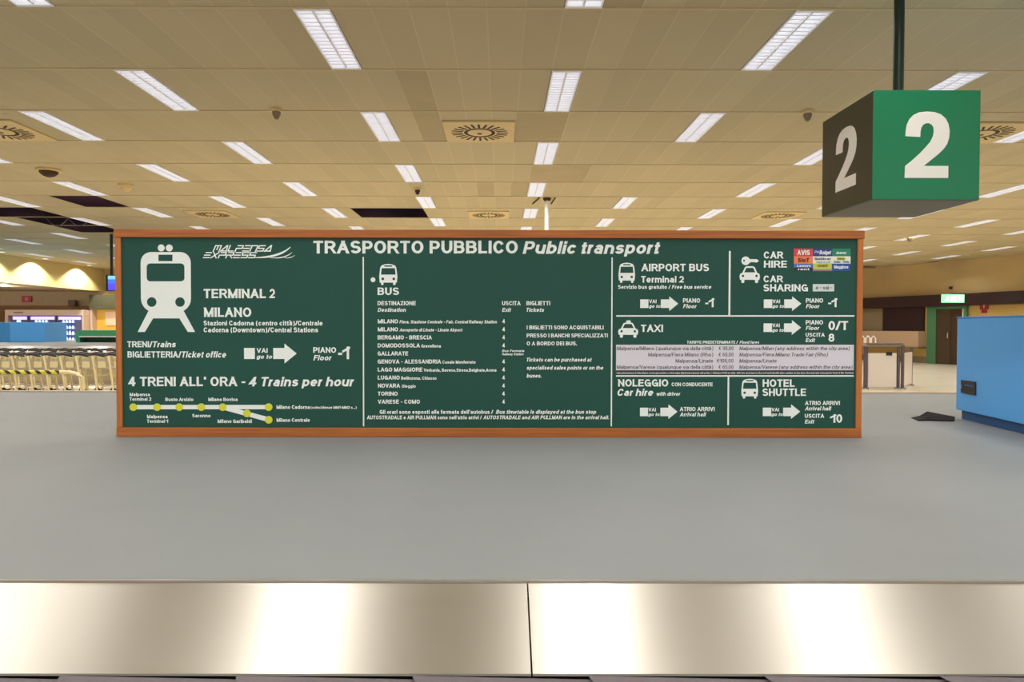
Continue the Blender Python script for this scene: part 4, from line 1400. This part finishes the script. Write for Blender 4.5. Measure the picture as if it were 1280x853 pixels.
fares = [('Malpensa/Milano (qualunque via della città)', 771.6, '€ 95,00', 899, 'Malpensa/Milan (any address within the city area)', 1063.2), ('Malpensa/Fiera Milano (Rho)', 810.6, '€ 65,00', 899, 'Malpensa/Fiera Milano Trade Fair (Rho)', 1036),
         ('Malpensa/Linate', 844.8, '€105,00', 896.6, 'Malpensa/Linate', 971.6), ('Malpensa/Varese (qualunque via della città)', 771.6, '€ 65,00', 899, 'Malpensa/Varese (any address within the city area)', 1066.8)]
for i, (a_, x0, pr, px_, b_, x1) in enumerate(fares):
    v1 = 437.9 + 7.83 * i
    blk = 'fare row %s' % NTH[i]
    T(blk, a_, x0, 892, v1, v1 - 4.6, bold=0.006, m='board_ink', layer=1)
    T(blk, pr, px_, 917.5, v1, v1 - 4.6, bold=0.006, m='board_ink', layer=1)
    T(blk, b_, 924.6, x1, v1, v1 - 4.6, 1, bold=0.006, m='board_ink', layer=1)
S('dark strip under the fare table', [rect(770.3, 1068.4, 463.4, 469)], m='board_dark', name='fare_strip')
T('tiny small print under the fare table', 'I taxi autorizzati sono di colore bianco con insegna sul tetto e contrassegno della licenza comunale sulle portiere / Authorised TAXIS are white', 771.2, 920, 467.6, 465.2, bold=0.0, layer=1)
T('tiny small print under the fare table', 'with the word taxi on the roof and identification number on the door, the taxi rank is located in front of the Terminal', 921.5, 1068, 467.6, 465.2, bold=0.0, layer=1)
line('level divider under the fare table', 770.3, 1068.6, 469.4, 471.2)
line('short upright divider beside hotel shuttle', 910.4, 912.4, 471.4, 532)
b = 'hire with driver title'
T(b, 'NOLEGGIO', 772.4, 836, 483.6, 474.5, bold=0.03)
T(b, 'CON CONDUCENTE', 840.2, 891.8, 483.3, 478.6)
T(b, 'Car hire', 772.4, 817.2, 495.3, 486.4, 1, bold=0.028)
T(b, 'with driver', 821.4, 851.2, 495.2, 490.4, 1)
arrow('hire with driver exit', (800.7, 810.8), None, None, 826.3, 836.4, 847.8, 0, 0, 510.2, 520.9, 506, 524.4, (811.2, 820.6), (811, 825.6))
for blk, x, v in (('hire with driver exit', 850.5, 7.5), ('hotel shuttle exit', 1007.7, 0)):
    T(blk, 'ATRIO ARRIVI', x, x + 43.9, 507 + v, 501.8 + v, bold=0.022)
    T(blk, 'Arrival hall', x, x + 33.4, 513.7 + v, 508.6 + v, 1)
bus('white bus pictogram by HOTEL SHUTTLE', 927.6, 948.8, 473.8, 499)
T('hotel shuttle title', 'HOTEL', 954.4, 994.7, 484.1, 474.6, bold=0.03)
T('hotel shuttle title', 'SHUTTLE', 954.4, 1009, 495.5, 486.1, bold=0.03)
arrow('hotel shuttle exit', (954.9, 965.5), None, None, 980.5, 990.4, 1001.9, 0, 0, 510.2, 520.9, 506, 524.4, (965.8, 975.2), (965.6, 980.2))
T('hotel shuttle exit', 'USCITA', 1007.7, 1032.2, 523.1, 518, bold=0.024)
T('hotel shuttle exit', 'Exit', 1007.7, 1019.7, 530.2, 525.2, 1)
T('hotel shuttle exit', '10', 1039.2, 1054.8, 529.2, 518.5, bold=0.03)


def poly_curve(loops):
    c = bpy.data.curves.new('s', 'CURVE')
    c.dimensions = '2D'
    c.fill_mode = 'BOTH'
    for lp in loops:
        sp = c.splines.new('POLY')
        sp.points.add(len(lp) - 1)
        for p, (x, y) in zip(sp.points, lp):
            p.co = (x, y, 0, 1)
        sp.use_cyclic_u = True
    o = bpy.data.objects.new('s', c)
    COL.objects.link(o)
    return o


def extruded(me, fmap, th, mb_, axis):
    """front faces of a flat mesh plus its rim, mapped by fmap(x, y) -> (a, b) and pushed th deep"""
    if isinstance(me, tuple):
        used = sorted({i for f in me[1] for i in f})
        at = {i: j for j, i in enumerate(used)}
        co, tris = [fmap(*me[0][i]) for i in used], [tuple(at[i] for i in f) for f in me[1]]
    else:
        co = [fmap(v.co.x, v.co.y) for v in me.vertices]
        tris = [tuple(p.vertices) for p in me.polygons]
    edges = {}
    for f in tris:
        for i in range(len(f)):
            e = (f[i], f[(i + 1) % len(f)])
            edges[e] = 1
    n = len(co)
    vs = [axis(a, b, 0) for a, b in co] + [axis(a, b, th) for a, b in co]
    fs = list(tris)
    for (i, j) in edges:
        if (j, i) not in edges:
            fs.append((j, i, i + n, j + n))
    mb_.add(vs, fs)


made = []
for p in PENDING:
    if p[0] == 's':
        made.append((p, poly_curve([[(u, -v) for u, v in lp] for lp in p[2]])))
    else:
        made.append((p, None))
DIG = [(567, 338), (568, 305), (574, 270), (590, 236), (614, 212), (645, 198), (690, 193), (738, 196), (776, 209), (804, 233), (821, 265), (829, 305), (827, 345), (815, 383), (795, 412), (765, 441), (720, 478), (678, 512),
       (824, 512), (824, 583), (565, 583), (567, 513), (610, 478), (655, 437), (690, 400), (715, 370), (730, 338), (735, 310), (732, 285), (722, 270), (705, 261), (688, 262), (672, 270), (661, 286), (656, 310), (655, 342)]
dig_o = poly_curve([[((x - 375) / 637 - 0.5, 0.5 - (y - 66) / 646) for x, y in DIG]])
bpy.context.view_layer.update()
dg = bpy.context.evaluated_depsgraph_get()
out, cnt_s = {}, {}
for p, o in made:
    key = p[1]
    mb_ = out.setdefault(key, MB())
    yb = 0.004 - 0.0012 - 0.0012 * key[3]
    ax = lambda a, b, t, yb=yb: (a, yb + t, b)
    if p[0] == 's':
        cnt_s[key] = cnt_s.get(key, 0) + 1
        extruded(bpy.data.meshes.new_from_object(o.evaluated_get(dg)), lambda x, y: bp(x, -y), 0.0008, mb_, lambda a_, b2, t: (a_, yb - 0.00004 * (cnt_s[key] % 12) + t, b2))
    else:
        _, _, (body, wt), x0, x1, v1, v0, it = p
        sh = 0.2 if it else 0.0
        pen, put = 0.0, []
        for ch in body:
            if ch == ' ':
                pen += 31
                continue
            g = glyph(ch, wt)
            put.append((g, pen))
            pen += g[2] + (10 if wt == 1 else 13) - (7 if ch in 'rft' else 0)
        xs = [x + sh * y + q for g, q in put for x, y in g[0]]
        a, b_ = min(xs), max(xs)
        sx, sy = (x1 - x0) / (b_ - a), (v1 - v0) / 100
        for g, q in put:
            for si, part in enumerate(g[1]):
                extruded(part, lambda x, y: bp(x0 + (x + sh * y + q - a) * sx, v1 - y * sy), 0.0008, mb_, lambda a_, b2, t, si=si: (a_, yb - 0.00006 * si + t, b2))
for key, mb_ in out.items():
    mb_.build(key[0], key[2], panel, label=key[1])
ym = bpy.data.meshes.new_from_object(dig_o.evaluated_get(dg))

# ---------------------------------------------------------------- hanging numbered cube
dcu = 4.40
a, b = P(1088.8, 114, dcu), P(1222.6, 250.5, dcu)
S_ = (b.x - a.x)
t = thing('hanging_sign', 'green hanging cube sign with a white 2 on a dark pole', 'sign', ((a.x + b.x) / 2, dcu + S_ / 2, b.z))
hc = a.z - b.z
MB().box(-S_ / 2, S_ / 2, -S_ / 2, S_ / 2, 0, hc).build('sign_cube', 'cube_green', t, bevel=0.004)
for k in range(4):
    ang = k * math.pi / 2
    m = MB()
    extruded(ym, lambda x, y: (x * S_, y * hc + hc / 2), 0.0015, m, lambda p_, q_, th: (p_, -S_ / 2 - 0.0018 + th, q_))
    m.build('numeral', 'white_paint', t, label='white numeral 2').rotation_euler = (0, 0, ang)
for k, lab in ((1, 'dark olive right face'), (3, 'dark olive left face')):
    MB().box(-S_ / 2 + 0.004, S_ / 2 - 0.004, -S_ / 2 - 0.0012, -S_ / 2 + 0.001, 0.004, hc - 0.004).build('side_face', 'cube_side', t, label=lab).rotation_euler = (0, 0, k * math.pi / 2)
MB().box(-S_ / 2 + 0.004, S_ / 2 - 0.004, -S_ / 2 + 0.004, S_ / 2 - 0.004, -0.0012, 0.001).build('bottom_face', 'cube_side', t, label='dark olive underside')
px_ = P(1119.5, 60, dcu + S_ / 2).x - t.location.x
MB().tube([(px_, 0, hc), (px_, 0, ZC - b.z - 0.012)], 0.034, 16).build('pole', 'pole_green', t, smooth=True)
MB().lathe([(0.001, -0.012), (0.09, -0.012), (0.09, -0.001), (0.001, -0.001)], 20).build('ceiling_plate', 'pole_green', t, loc=(px_, 0, ZC - b.z))

for o in [x[1] for x in made if x[1]] + [dig_o]:
    bpy.data.objects.remove(o)
